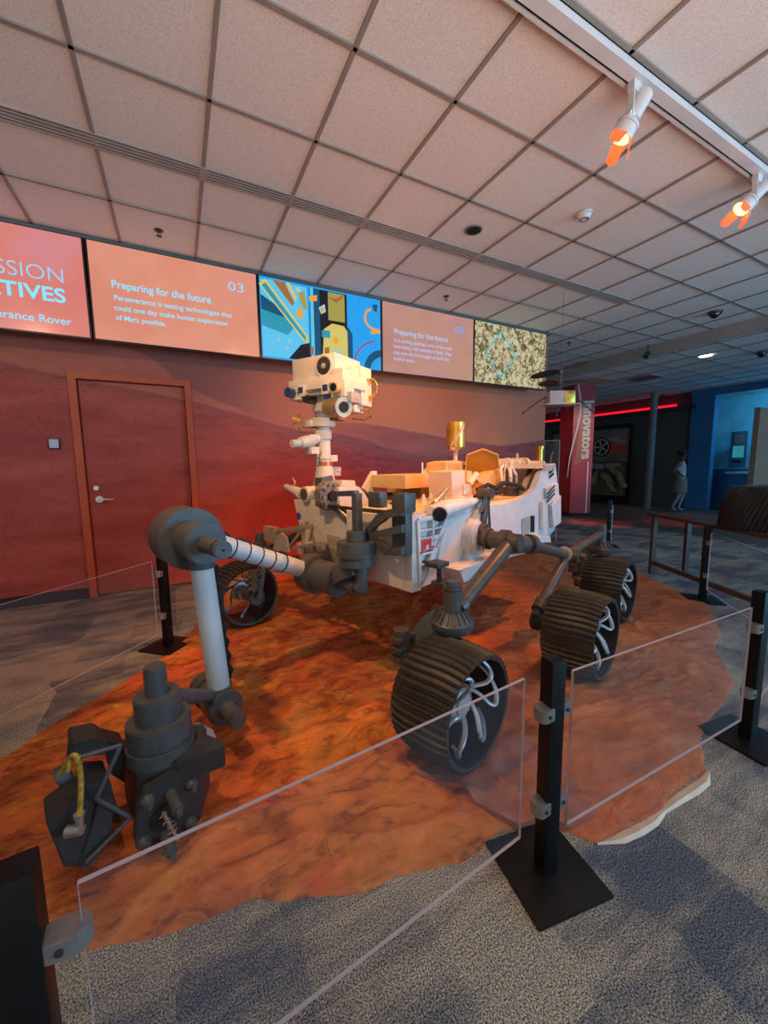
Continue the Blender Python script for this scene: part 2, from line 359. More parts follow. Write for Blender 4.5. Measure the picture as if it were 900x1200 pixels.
sx0 = [-2.03, -.575, .872, 2.318, 3.765]; SWD = 1.43; SZ0, SZ1 = 2.435, 3.262
labels = ['large wall screen with pink background reading MISSION INITIATIVES, leftmost of the row',
          'large wall screen with salmon background and text numbered 03',
          'large wall screen showing a bright blue and yellow workshop picture',
          'large wall screen with dusky pink background and bright spotlight reflection on its text',
          'large wall screen showing tan rock texture with a cyan diamond outline']
scr = []
for k, x0 in enumerate(sx0):
    e = empty('wall_screen', (x0+SWD/2, SY+.1, SZ0), 0, labels[k], 'screen', 'video screens in a row above the mural')
    W2 = SWD/2; H = SZ1-SZ0
    for sx_ in (-.4, .4): B().bb((sx_-.03, 0, .35), (sx_+.03, WY-SY-.1, .6)).build('wall_bracket', bezel, e)
    B().bb((-W2-.006, -.10, -.012), (W2+.006, -.03, H+.004)).build('bezel', bezel, e)
    mm = [sal1, sal2, emi('screen_blue', (.01, .33, .80), .95, .18), sal3, rock()][k]
    B().bb((-W2+.008, -.104, 0), (W2-.008, -.098, H-.008)).build('display', mm, e)
    scr.append(e)
SM = lambda x, z, d=-.1055: basis((x, d, z), (1, 0, 0), (0, 0, 1))
def fit(e, name, body, pxl, pxr, py, hcap, m, off=0.0, wlimit=None):
    """one line whose capitals are hcap high, set between two surveyed ends of its baseline"""
    x0 = PY(pxl, py, SY-.105).x-e.location.x if pxl is not None else None
    x1 = PY(pxr, py, SY-.105).x-e.location.x; z = PY(pxl if pxl is not None else pxr, py, SY-.105).z-SZ0
    t = text(name, body, 1.0, Matrix(), m, e, .0005, off=off/hcap*.7)
    X = [v.co.x for v in t.data.vertices]; w = max(X)-min(X)
    sx = wlimit/w if x0 is None else (x1-x0)/w
    if x0 is None: x0 = x1-wlimit
    t.data.transform(SM(x0, z) @ Matrix.Diagonal((sx, hcap/.72, 1, 1)) @ Matrix.Translation((-min(X), 0, 0))); return t
e = scr[0]
fit(e, 'headline', 'MISSION', None, 71, 326, .118, emi('screen_text_blue', (.30, .66, 1), .9), -.002, .60)
fit(e, 'headline', 'INITIATIVES', None, 74, 350, .115, cy, .003, .90)
fit(e, 'caption', 'Perseverance Rover', None, 81, 377, .062, cy, .0006, .73)
e = scr[1]
fit(e, 'headline', 'Preparing for the future', 129, 247, 331, .066, cy, .0012)
for k, (ln, a, b, y) in enumerate((('Perseverance is testing technologies that', 132, 272, 346), ('could one day make human exploration', 132, 267, 358), ('of Mars possible.', 134, 194, 370))): fit(e, 'caption', ln, a, b, y, .045, cy, .0006)
fit(e, 'page_number', '03', 269, 287, 335, .085, cy, -.001)
e = scr[3]
cy2 = emi('screen_text_soft', (.42, .52, .88), .95)
fit(e, 'headline', 'Preparing for the future', 467, 530, 388, .066, cy2, .0012)
for k, (ln, a, b, y) in enumerate((('It is caching (storing) some of the most', 467, 535, 397.5), ('interesting rock samples it finds. They', 466, 535, 404.5), ('may one day be brought to Earth for', 466, 532, 412), ('further study.', 466, 491, 419.5))): fit(e, 'caption', ln, a, b, y, .045, cy2, .0006)
fit(e, 'page_number', '02', 539, 549, 387, .085, emi('screen_text_blue2', (.12, .42, 1), .9))
e = scr[4]
g = B(); cx, cz = -.22, .44
D4 = [(cx, cz+.30), (cx+.29, cz-.02), (cx, cz-.36), (cx-.29, cz-.02)]
for a, b in zip(D4, D4[1:]+D4[:1]): g.beam((a[0], -.107, a[1]), (b[0], -.107, b[1]), .018, .003, V((0, 1, 0)))
g.build('diamond_outline', emi('diamond_cyan', (.05, .5, .55), .9), e)
# workshop picture on screen 3: flat shapes of light inside the display
e = scr[2]; g = B(); pm = [emi('pic_'+n, c, s) for n, c, s in (('yellow', (.75, .62, .16), .8), ('cyan', (.10, .55, .85), .9), ('deep', (.0, .10, .22), .7), ('olive', (.42, .36, .08), .8), ('brown', (.42, .16, .03), .8), ('orange', (.85, .35, .04), .9), ('black', (.005, .01, .02), .5), ('teal', (.02, .35, .5), .8), ('pale', (.45, .62, .65), .8), ('crimson', (.45, .03, .1), .8))]
def pp(mi, pts, lay):
    g.mi = mi; g.prism([(x*SWD-SWD/2, -.1045-.0004*lay, z*(H-.01)) for x, z in pts], (0, -.0003, 0))
pp(1, [(.01, .02), (.37, .02), (.36, .97), (.01, .97)], 1)
pp(2, [(.01, .55), (.18, .38), (.2, .6), (.01, .78)], 2); pp(7, [(.01, .40), (.2, .32), (.28, .5), (.01, .60)], 3)
pp(0, [(.0, .90), (.05, .98), (.36, .33), (.36, .2)], 4); pp(7, [(.02, .89), (.05, .93), (.34, .33), (.34, .27)], 5); pp(1, [(.07, .98), (.17, .98), (.34, .55), (.34, .42)], 5); pp(4, [(.10, .98), (.19, .98), (.26, .74), (.24, .70)], 6); pp(0, [(.20, .98), (.23, .98), (.28, .82), (.27, .76)], 6)
pp(8, [(.27, .92), (.30, .97), (.35, .80), (.33, .72)], 7); pp(3, [(.29, .88), (.34, .92), (.36, .68), (.32, .70)], 8); pp(5, [(.27, .66), (.31, .70), (.33, .58), (.28, .55)], 9)
pp(6, [(.20, .02), (.37, .02), (.37, .26), (.30, .22)], 9); pp(2, [(.37, .02), (.46, .02), (.46, .98), (.38, .98)], 2); pp(1, [(.38, .02), (.41, .02), (.41, .98), (.385, .98)], 3); pp(5, [(.375, .86), (.44, .90), (.44, .82), (.38, .8)], 6); pp(4, [(.375, .12), (.40, .1), (.40, .22), (.375, .2)], 6)
pp(6, [(.46, .02), (.69, .02), (.69, .98), (.46, .98)], 2); pp(3, [(.53, .60), (.67, .60), (.67, .97), (.53, .97)], 4); pp(4, [(.53, .90), (.60, .84), (.66, .93), (.66, .97), (.6, .9)], 5)
pp(0, [(.47, .02), (.69, .02), (.69, .48), (.66, .55), (.56, .56), (.49, .47)], 5); pp(7, [(.47, .36), (.54, .36), (.54, .46), (.47, .45)], 7); pp(8, [(.55, .08), (.64, .08), (.64, .22), (.55, .2)], 7); pp(4, [(.49, .22), (.53, .24), (.53, .12), (.49, .12)], 7); pp(5, [(.57, .38), (.61, .38), (.60, .30), (.57, .3)], 7); pp(8, [(.45, .74), (.50, .80), (.51, .70), (.47, .66)], 7); pp(5, [(.46, .72), (.49, .76), (.49, .70), (.47, .69)], 8)
pp(2, [(.69, .02), (.735, .02), (.735, .45), (.70, .55), (.68, .5)], 4)
def arc(mi, cx, cz, r1, a0, a1, w, lay, n=14):
    for k in range(n):
        t0 = a0+(a1-a0)*k/n; t1_ = a0+(a1-a0)*(k+1)/n; asp = SWD/H
        q = lambda rr, t: (cx+rr*math.cos(t)/asp, cz+rr*math.sin(t))
        pp(mi, [q(r1, t0), q(r1+w, t0), q(r1+w, t1_), q(r1, t1_)], lay)
arc(9, .97, .02, .38, PI*.55, PI*.98, .02, 5); arc(2, 1.02, -.02, .22, PI*.55, PI*.95, .10, 5)
arc(5, .93, .72, .12, PI*.6, PI*1.45, .035, 6, 10); pp(5, [(.90, .50), (.99, .53), (.99, .58), (.92, .60)], 7); pp(2, [(.92, .92), (.97, .93), (.96, .82), (.93, .84)], 7)
for a in range(5): arc(1 if a % 2 else 8, .17, .22, .07, a*1.2, a*1.2+.7, .02, 8, 3)
g.build('workshop_picture', pm, e)

# ------------------------------------------------------------------ ceiling fittings
vm = noisy('diffuser_paint', (.34, .31, .28), (.38, .35, .32), 6, .5)
def diffuser():
    e = empty('slot_diffuser', (0, 0, 0), 0)
    g = B()
    for k in range(5): g.bb((-.60, -.062+k*.029-.004, -.006), (.60, -.062+k*.029+.008, .006))
    g.bb((-.61, -.068, -.008), (-.585, .068, .007)); g.bb((.585, -.068, -.008), (.61, .068, .007))
    g.build('blades', vm, e)
    B().bb((-.6, -.06, .002), (.6, .06, .007)).build('slot_backing', hole, e)
    return e
d0 = diffuser()
vn = ['running off the left edge of the photo', 'above the second screen', 'above the third screen', 'above the fourth screen', 'above the rock texture screen', 'rightmost of the line']
for k in range(6):
    e = d0 if k == 0 else copy_tree(d0)
    e.location = (-2.15+.61+k*1.22-.0, GY+2*T, CZ)
    tag(e, 'long four-slot ceiling air diffuser '+vn[k], 'air vent', 'slot diffusers in a line along the ceiling')
ry_ = 1.405
tw = noisy('track_white', (.66, .68, .68), (.72, .74, .74), 5, .35)
e = empty('lighting_track', (2.6, ry_, CZ), 0, 'white ceiling lighting track with a dark slot, running across the upper right', 'track light rail')
g = B(); g.bb((-5.5, -.045, -.045), (3.6, .012, 0)); g.bb((-5.5, .03, -.04), (3.6, .045, 0)); g.bb((-5.5, -.045, -.008), (3.6, .045, 0)); g.build('rail', tw, e)
B().bb((-5.5, .013, -.03), (3.6, .0295, -.009)).build('slot', hole, e)
glowm = mat('lamp_glow', (.9, .4, .1), .4, 0, (1, .30, .05), 14)
doorm = mat('barn_door_lit', (.9, .12, .03), .5, 0, (1, .07, .02), 1.6)  # lamp light falling on the barn doors, put in as their own glow
def tracklight(loc, aim, label):
    e = empty('track_spotlight', loc, 0, label, 'spotlight', 'spotlights on the ceiling track')
    d = (V(aim)-V(loc)).normalized()
    g = B(); g.bb((-.03, -.018, -.05), (.03, .018, -.0)); 
    g.beam((-.02, 0, -.04), V((-.02, 0, -.16)), .03, .006); g.cyl((-.035, 0, -.15), (.01, 0, -.15), .012); g.build('bracket', tw, e)
    p0 = V((0, 0, -.09))-d*.06+V((.045, 0, 0)); p1 = p0+d*.13; p2 = p1+d*.085
    g = B(); g.cyl(p0, p1, .042, bev=.008); g.cyl(p1, p1+d*.02, .042, .056); g.cyl(p1+d*.02, p2, .056); g.cyl(p1+d*.018, p1+d*.03, .060); g.build('lamp_can', tw, e)
    B().cyl(p2-d*.004, p2+d*.004, .046).build('lamp', glowm, e)
    side = d.cross(V((0, 0, 1))).normalized(); up = side.cross(d)
    for s_, ax in ((-1, side), (1, side), (1, -up)):
        c = p2+d*.055+ax*s_*.072
        g = B(); tdir = (d+ax*s_*.45).normalized(); w = d.cross(ax).normalized()
        pts = [p2+ax*s_*.055-w*.034, p2+ax*s_*.055+w*.034, p2+ax*s_*.055+tdir*.075+w*.028, p2+ax*s_*.055+tdir*.09, p2+ax*s_*.055+tdir*.075-w*.028]
        g.prism(pts, ax*s_*.003); g.build('barn_door', doorm, e)
    return e, V(loc)+p2, d
# ceiling dots
def lathe_thing(name, loc, prof, m, label, cat, group=None):
    o = B().lathe((0, 0, 0), (0, 0, -1), prof).build(name, m); o.location = loc; return tag(o, label, cat, group)
p = PZ(685, 250, CZ)
e = empty('smoke_detector', p, 0, 'round white smoke detector below the ceiling track', 'smoke detector')
B().lathe((0, 0, 0), (0, 0, -1), [(0, 0), (0, .06), (.012, .06), (.016, .05), (.03, .048), (.045, .038), (.05, 0)]).build('housing', tw, e)
g = B()
for k in range(10): a = k*PI/5; g.bb((.03*math.cos(a)-.004, .03*math.sin(a)-.004, -.052), (.03*math.cos(a)+.004, .03*math.sin(a)+.004, -.04))
g.build('sensing_slots', dark, e)
p = PZ(555, 270, CZ)
e = empty('recessed_downlight', p, 0, 'unlit round recessed downlight, a black hole in the pink-lit ceiling', 'ceiling light')
B().lathe((0, 0, 0), (0, 0, -1), [(-.003, .055), (.004, .06), (.004, .072), (-.002, .075)]).build('trim_ring', noisy('ring_grey', (.1, .14, .15), (.12, .16, .17), 9, .4), e)
B().cyl((0, 0, .002), (0, 0, -.0035), .058).build('aperture', hole, e)
def sprinkler(px, py, z, label):
    p = PZ(px, py, z); p.z = z+.008; e = empty('sprinkler_head', p, 0, label, 'sprinkler', 'sprinkler heads in the ceiling')
    B().lathe((0, 0, 0), (0, 0, -1), [(0, 0), (0, .035), (.004, .035), (.008, .02), (.008, 0)], 20).build('escutcheon', dark, e)
    g = B(); g.cyl((0, 0, 0), (0, 0, -.02), .009, seg=12); g.beam((-.012, 0, -.018), (-.006, 0, -.045), .004, .004); g.beam((.012, 0, -.018), (.006, 0, -.045), .004, .004); g.cyl((0, 0, -.045), (0, 0, -.048), .022, seg=16); g.build('deflector', dark, e)
sprinkler(186, 271, CZ, 'small dark sprinkler head above the screen numbered 03')
sprinkler(523, 348, CZ, 'small dark sprinkler head above the dusky pink screen')
sprinkler(667, 402, CZ, 'small dark sprinkler head above the suspended helicopter')
sprinkler(838, 387, CZ, 'small dark sprinkler head close to the ceiling step at right')
def dome(px, py, z, label):
    p = PZ(px, py, z); p.z = z+.008; e = empty('dome_camera', p, 0, label, 'security camera', 'dark dome cameras on the ceiling')
    B().cyl((0, 0, 0), (0, 0, -.03), .085, .075).build('base', dark, e)
    B().lathe((0, 0, -.03), (0, 0, -1), [(0, .06), (.02, .057), (.04, .042), (.055, .018), (.058, 0)], 24).build('dome', lens, e)
dome(838, 366, CZ, 'black dome camera on the white ceiling before the step, at right')
dome(893, 413, CZ-.16 if False else CL, 'black dome camera beyond the ceiling step at the far right')
p = PZ(752, 402, CZ-.0)
e = empty('mini_spotlight', (7.32, p.y, CZ), 0, 'small dark spotlight on a rod beside the ceiling step', 'spotlight')
B().cyl((0, 0, 0), (0, 0, -.17), .01, seg=10).build('rod', dark, e)
B().cyl((.02, .0, -.13), (-.06, -.0, -.21), .035, .042, 16).build('lamp_can', dark, e)
p = PZ(827, 417, CL)
e = empty('round_downlight', p, 0, 'lit round downlight in the lower ceiling, upper right', 'ceiling light')
B().lathe((0, 0, 0), (0, 0, -1), [(0, .09), (.006, .11), (.008, .12), (0, .125)]).build('trim_ring', tw, e)
B().cyl((0, 0, .001), (0, 0, -.005), .095).build('lamp', mat('downlight_glow', (1, 1, 1), .5, 0, (1, .92, .8), 6), e)
p = PZ(755, 443, CL)
e = empty('ceiling_vent', p, 0, 'square ceiling grille with red louvres above the dark far wall', 'air vent')
g = B(); g.bb((-.3, -.3, -.012), (.3, -.26, 0)); g.bb((-.3, .26, -.012), (.3, .3, 0)); g.bb((-.3, -.26, -.012), (-.26, .26, 0)); g.bb((.26, -.26, -.012), (.3, .26, 0)); g.build('frame', beamm, e)
g = B()
for k in range(8): g.bb((-.25, -.24+k*.066, -.012), (.25, -.21+k*.066, -.002))
g.build('louvre', noisy('louvre_red', (.22, .05, .05), (.27, .07, .06), 9, .5), e)

# ================================================================== MAT
px_out = [(0, 893), (50, 856), (120, 815), (178, 779), (205, 760), (226, 738), (250, 708), (272, 692), (310, 676), (370, 668), (450, 662), (540, 655), (610, 648), (680, 645), (742, 668), (790, 690), (826, 705), (838, 725), (845, 742), (838, 760), (862, 800), (850, 822), (830, 846), (822, 862), (826, 905), (795, 925), (772, 957), (705, 990), (655, 972), (622, 972), (596, 970), (578, 980), (556, 1002), (538, 1014), (470, 1024), (430, 1047), (320, 1058), (300, 1052), (240, 1080), (170, 1102), (100, 1113), (40, 1124), (0, 1134), (-150, 1180), (-420, 1180), (-300, 1000)]
outl = [PZ(*q) for q in px_out]
mc = V((1.75, 2.2, 0)); N = 720
def polar(p): q = p-mc; return math.atan2(q.y, q.x), math.hypot(q.x, q.y)
def bound(th):
    d = V((math.cos(th), math.sin(th), 0)); best = 0
    for a, b in zip(outl, outl[1:]+outl[:1]):
        a = a-mc; b = b-mc; e_ = b-a; den = d.x*e_.y-d.y*e_.x
        if abs(den) < 1e-9: continue
        t = (a.x*e_.y-a.y*e_.x)/den; s_ = (a.x*d.y-a.y*d.x)/den
        if t > 0 and -1e-6 <= s_ <= 1+1e-6: best = max(best, t)
    return best
def mh(x, y):
    p = V((x*1.3, y*1.3, .3)); n1 = noise.noise(p); 
    w = V((x*3.1+n1*1.5, y*3.1-n1, 1.7)); rid = 1-abs(noise.noise(w))*2.2
    rid2 = 1-abs(noise.noise(V((x*6.5+y*2, y*7-n1*2, 4.1))))*2.4
    h = .006+.010*(n1+.5)+.030*max(0, rid-.45)+.016*max(0, rid2-.5)+.003*noise.noise(V((x*25, y*25, 2)))
    return max(.003, h)
def fade_wheels(x, y):
    return 1
me = bpy.data.meshes.new('terrain_mat'); vs = []; fs = []; RN = 130
bd = [bound(2*PI*k/N)*(1+.006*noise.noise(V((k*.12, 3, 0)))+.004*noise.noise(V((k*.5, 7, 0)))) for k in range(N)]
vs.append((mc.x, mc.y, mh(mc.x, mc.y)))
for j in range(1, RN+1):
    t = j/RN
    for k in range(N):
        th = 2*PI*k/N; R_ = bd[k]*t; x = mc.x+R_*math.cos(th); y = mc.y+R_*math.sin(th)
        ed = min(1, (bd[k]-R_)/.12); z = mh(x, y)*(.35+.65*ed)+.002
        if j == RN: z = .001
        vs.append((x, y, z))
for k in range(N): fs.append((0, 1+k, 1+(k+1) % N))
for j in range(RN-1):
    for k in range(N):
        a = 1+j*N+k; b = 1+j*N+(k+1) % N; fs.append((a, a+N, b+N, b))
me.from_pydata(vs, [], fs); me.polygons.foreach_set('use_smooth', [True]*len(fs))
def marsmat():
    m = mat('terrain_paint', rough=.62, spec=.35); b = m.node_tree.nodes['Principled BSDF']
    tc = nd(m, 'ShaderNodeTexCoord')
    def nz(sc, det=5, rough=.6, dist=0, off=0, st=(1, 1, 1)):
        mp = nd(m, 'ShaderNodeMapping'); mp.inputs['Location'].default_value = (off, off, 0); mp.inputs['Scale'].default_value = st; mp.inputs['Rotation'].default_value = (0, 0, .5)
        n = nd(m, 'ShaderNodeTexNoise'); n.inputs['Scale'].default_value = sc; n.inputs['Detail'].default_value = det; n.inputs['Roughness'].default_value = rough; n.inputs['Distortion'].default_value = dist
        lk(m, tc.outputs['Object'], mp.inputs[0]); lk(m, mp.outputs[0], n.inputs['Vector']); return n.outputs['Fac']
    def ramp(fac, stops):
        cr = nd(m, 'ShaderNodeValToRGB'); e = cr.color_ramp.elements
        while len(e) < len(stops): e.new(.5)
        for k, (p, c) in enumerate(stops): e[k].position = p; e[k].color = (*c, 1)
        lk(m, fac, cr.inputs['Fac']); return cr.outputs['Color']
    def mix(fac, a, c, mode='MIX'):
        x = nd(m, 'ShaderNodeMix', data_type='RGBA', blend_type=mode)
        if isinstance(fac, float): x.inputs['Factor'].default_value = fac
        else: lk(m, fac, x.inputs['Factor'])
        lk(m, a, x.inputs['A']); lk(m, c, x.inputs['B']); return x.outputs['Result']
    base = ramp(nz(1.1, 4, .55, .6), [(.34, (.40, .09, .025)), (.46, (.58, .14, .03)), (.54, (.66, .22, .035)), (.66, (.46, .16, .05))])
    red_ = ramp(nz(1.7, 5, .6, 1, 5), [(.50, (0, 0, 0)), (.66, (1, 1, 1))])
    c = mix(red_, base, ramp(nz(3, 3), [(.4, (.60, .10, .03)), (.6, (.50, .09, .03))]))
    yel = ramp(nz(1.5, 6, .65, .8, 11), [(.60, (0, 0, 0)), (.72, (.8, .8, .8))])
    c = mix(yel, c, ramp(nz(4, 3), [(.4, (.74, .36, .04)), (.6, (.66, .32, .07))]))
    smu = ramp(nz(2.6, 6, .65, 0, 21), [(.50, (1, 1, 1)), (.66, (.40, .33, .30))])
    c = mix(.9, c, smu, 'MULTIPLY')
    vein = ramp(nz(5, 8, .7, 1.5, 31, (1, 2.2, 1)), [(.38, (.42, .36, .32)), (.48, (.95, .95, .95)), (.62, (1.22, 1.15, 1.1))])
    c = mix(.85, c, vein, 'MULTIPLY')
    # the browner, dustier dye lot of the overlapping sheet on the right
    sp = nd(m, 'ShaderNodeSeparateXYZ'); lk(m, tc.outputs['Object'], sp.inputs[0])
    a = nd(m, 'ShaderNodeMath', operation='MULTIPLY_ADD'); lk(m, sp.outputs['Y'], a.inputs[0]); a.inputs[1].default_value = -.75; lk(m, sp.outputs['X'], a.inputs[2])
    q = nd(m, 'ShaderNodeMapRange'); q.inputs['From Min'].default_value = .15; q.inputs['From Max'].default_value = .45; q.inputs['To Max'].default_value = .62; lk(m, a.outputs[0], q.inputs['Value'])
    c = mix(q.outputs[0], c, ramp(nz(2.2, 6, .6, .5, 41), [(.38, (.33, .13, .07)), (.55, (.46, .18, .085)), (.66, (.54, .24, .13))]))
    lk(m, c, b.inputs['Base Color'])
    fine = nz(22, 8, .7); bp = nd(m, 'ShaderNodeBump'); bp.inputs['Strength'].default_value = .75; bp.inputs['Distance'].default_value = .02; lk(m, fine, bp.inputs['Height'])
    cr2 = nz(3.2, 6, .6, 2.2, 51, (1, 1.8, 1)); bp2 = nd(m, 'ShaderNodeBump'); bp2.inputs['Strength'].default_value = .45; bp2.inputs['Distance'].default_value = .05; lk(m, cr2, bp2.inputs['Height'])
    lk(m, bp.outputs['Normal'], bp2.inputs['Normal']); lk(m, bp2.outputs['Normal'], b.inputs['Normal']); return m
mars = marsmat(); me.materials.append(mars)
mo = bpy.data.objects.new('terrain_mat', me); C.objects.link(mo)
tag(mo, 'crumpled orange and rust painted terrain mat spread under the rover', 'mat')
backing = noisy('canvas_backing', (.60, .50, .38), (.70, .60, .47), 12, .8)
# turned-up hem showing the pale backing
g = B(); ep = [PZ(*q) for q in ((700, 991), (722, 983), (742, 972), (760, 962), (776, 952), (790, 938), (806, 926), (822, 916), (832, 905))]
hw = [.0, .028, .034, .03, .012, .026, .034, .028, .0]
for k in range(len(ep)-1):
    a, b = ep[k], ep[k+1]; n = V((.35, -1, 0)).normalized()
    A = [a-n*.01+V((0, 0, .004)), b-n*.01+V((0, 0, .004)), b+n*hw[k+1]*.6+V((0, 0, .012)), a+n*hw[k]*.6+V((0, 0, .012))]
    g.quadf(A); D = [A[3], A[2], b+n*hw[k+1]+V((0, 0, .002)), a+n*hw[k]+V((0, 0, .002))]; g.quadf(D)
bmesh.ops.remove_doubles(g.bm, verts=g.bm.verts, dist=.0005)
g.build('turned_hem', backing, mo)['label'] = 'pale canvas underside showing at the turned edge'
# loose overlapping sheet with a curled purple-brown edge
lap_px = [(486, 912), (510, 922), (540, 930), (556, 948), (580, 962), (606, 974), (632, 968), (668, 975), (700, 960), (660, 900), (600, 860), (560, 880), (520, 900)]
lp = [PZ(*q) for q in lap_px]; g = B(); cc = sum(lp, V())/len(lp); n = len(lp)
vv = []; rings = 7
for j in range(rings+1):
    t = j/rings; row = []
    for k in range(n*6):
        i0 = k//6; s_ = (k % 6)/6; p = lp[i0].lerp(lp[(i0+1) % n], s_); q = cc.lerp(p, .15+.85*t)
        hz = mh(q.x, q.y)+.004+.014*math.sin(t*PI*.5)**2*(1 if i0 < 7 else .1)+.004*noise.noise(q*14)
        row.append(g.bm.verts.new((q.x, q.y, hz)))
    vv.append(row)
edge = []
for k in range(n*6):
    i0 = k//6; p = vv[-1][k].co; edge.append(g.bm.verts.new((p.x*1.0, p.y, .003 if i0 < 7 else p.z-.01)))
vv.append(edge)
for a, b in zip(vv, vv[1:]):
    for k in range(n*6):
        k2 = (k+1) % (n*6); q = g.bm.faces.new((a[k], b[k], b[k2], a[k2])); q.smooth = True
q = g.bm.faces.new(vv[0]); q.smooth = True
lapm = noisy('overlap_paint', (.25, .095, .07), (.40, .15, .10), 9, .55, bump=.6, bscale=16, detail=6)
g.build('overlap_fold', lapm, mo)['label'] = 'purplish brown folded layer'

# ================================================================== ROVER
rover = empty('rover_replica', OR, math.radians(196.4), 'full-size white six-wheeled exploration rover model with camera mast and folded grey arm', 'rover')
def part(g, name, m, parent=rover): return g.build(name, m, parent)
# ---- wheels (axis along y, outer side +y)
def make_wheel():
    R = .2445; Wd = .29; NC = 46; SUB = 6; nw = 10
    g = B(); vv = []
    for j in range(nw+1):
        t = j/nw; y = (t-.5)*Wd; crown = R-.011*(2*t-1)**4-.004*(2*t-1)**2; row = []
        for k in range(NC*SUB):
            ph = k % SUB; add = .009 if ph == 0 else (-.004 if ph == 1 else 0)
            a = 2*PI*k/(NC*SUB)+.018*math.sin((t-.5)*PI*1.6)
            rr = crown+add; row.append(g.bm.verts.new((rr*math.cos(a), y, rr*math.sin(a))))
        vv.append(row)
    n = NC*SUB
    inner = []
    for j in (nw, 0):
        y = (j/nw-.5)*Wd
        inner.append([g.bm.verts.new(((R-.030)*math.cos(2*PI*k/n), y*.985, (R-.030)*math.sin(2*PI*k/n))) for k in range(n)])
    for a, b in zip(vv, vv[1:]):
        for k in range(n): q = g.bm.faces.new((a[k], a[(k+1) % n], b[(k+1) % n], b[k])); q.material_index = 0
    for a, b in ((vv[-1], inner[0]), (vv[0], inner[1]), (inner[0], inner[1])):
        for k in range(n): q = g.bm.faces.new((a[k], a[(k+1) % n], b[(k+1) % n], b[k])); q.material_index = 1 if a is inner[0] else 0
    w = g.build('wheel', [tread, treadin])
    g = B(); y0 = Wd/2-.095
    g.lathe((0, y0-.10, 0), (0, 1, 0), [(0, 0), (0, .052), (.08, .058), (.085, .078), (.10, .080), (.105, .07), (.108, .05), (.118, .046), (.12, .02), (.124, 0)], 32)
    for k in range(8):
        a = 2*PI*k/8; g.cyl((.064*math.cos(a), y0, .064*math.sin(a)), (.064*math.cos(a), y0+.010, .064*math.sin(a)), .006, seg=8)
    h = g.build('hub', silver, w)
    for k in range(6):
        a0 = 2*PI*k/6+.3; g = B()
        def P(rr, da, y): return (rr*math.cos(a0+da), y, rr*math.sin(a0+da))
        cps = [P(.072, 0, y0), P(.088, .55, y0+.040), P(.122, .98, y0+.070), P(.165, .98, y0+.072), P(.192, .72, y0+.050), P(.203, .45, y0+.012), P(.209, .30, y0-.03)]
        pts = []
        for i in range(len(cps)-1):
            p0 = V(cps[max(i-1, 0)]); p1 = V(cps[i]); p2 = V(cps[i+1]); p3 = V(cps[min(i+2, len(cps)-1)])
            for s_ in range(4):
                t = s_/4; pts.append(.5*((2*p1)+(-p0+p2)*t+(2*p0-5*p1+4*p2-p3)*t*t+(-p0+3*p1-3*p2+p3)*t**3))
        pts.append(V(cps[-1])); g.tube(pts, .0115, 8, .7)
        g.build('spoke', silver, w)
    return w
w0 = make_wheel(); WH = .268
wpos = [(1.08, 1.03, 1), (-.01, 1.18, 1), (-1.06, 1.03, 1), (1.08, -1.03, -1), (-.01, -1.18, -1), (-1.06, -1.03, -1)]
for i, (x, y, s_) in enumerate(wpos):
    w = w0 if i == 0 else copy_tree(w0)
    w.parent = rover; w.location = (x, y, WH); w.rotation_euler = (0, i*.37, 0) if s_ > 0 else (0, i*.4, PI)
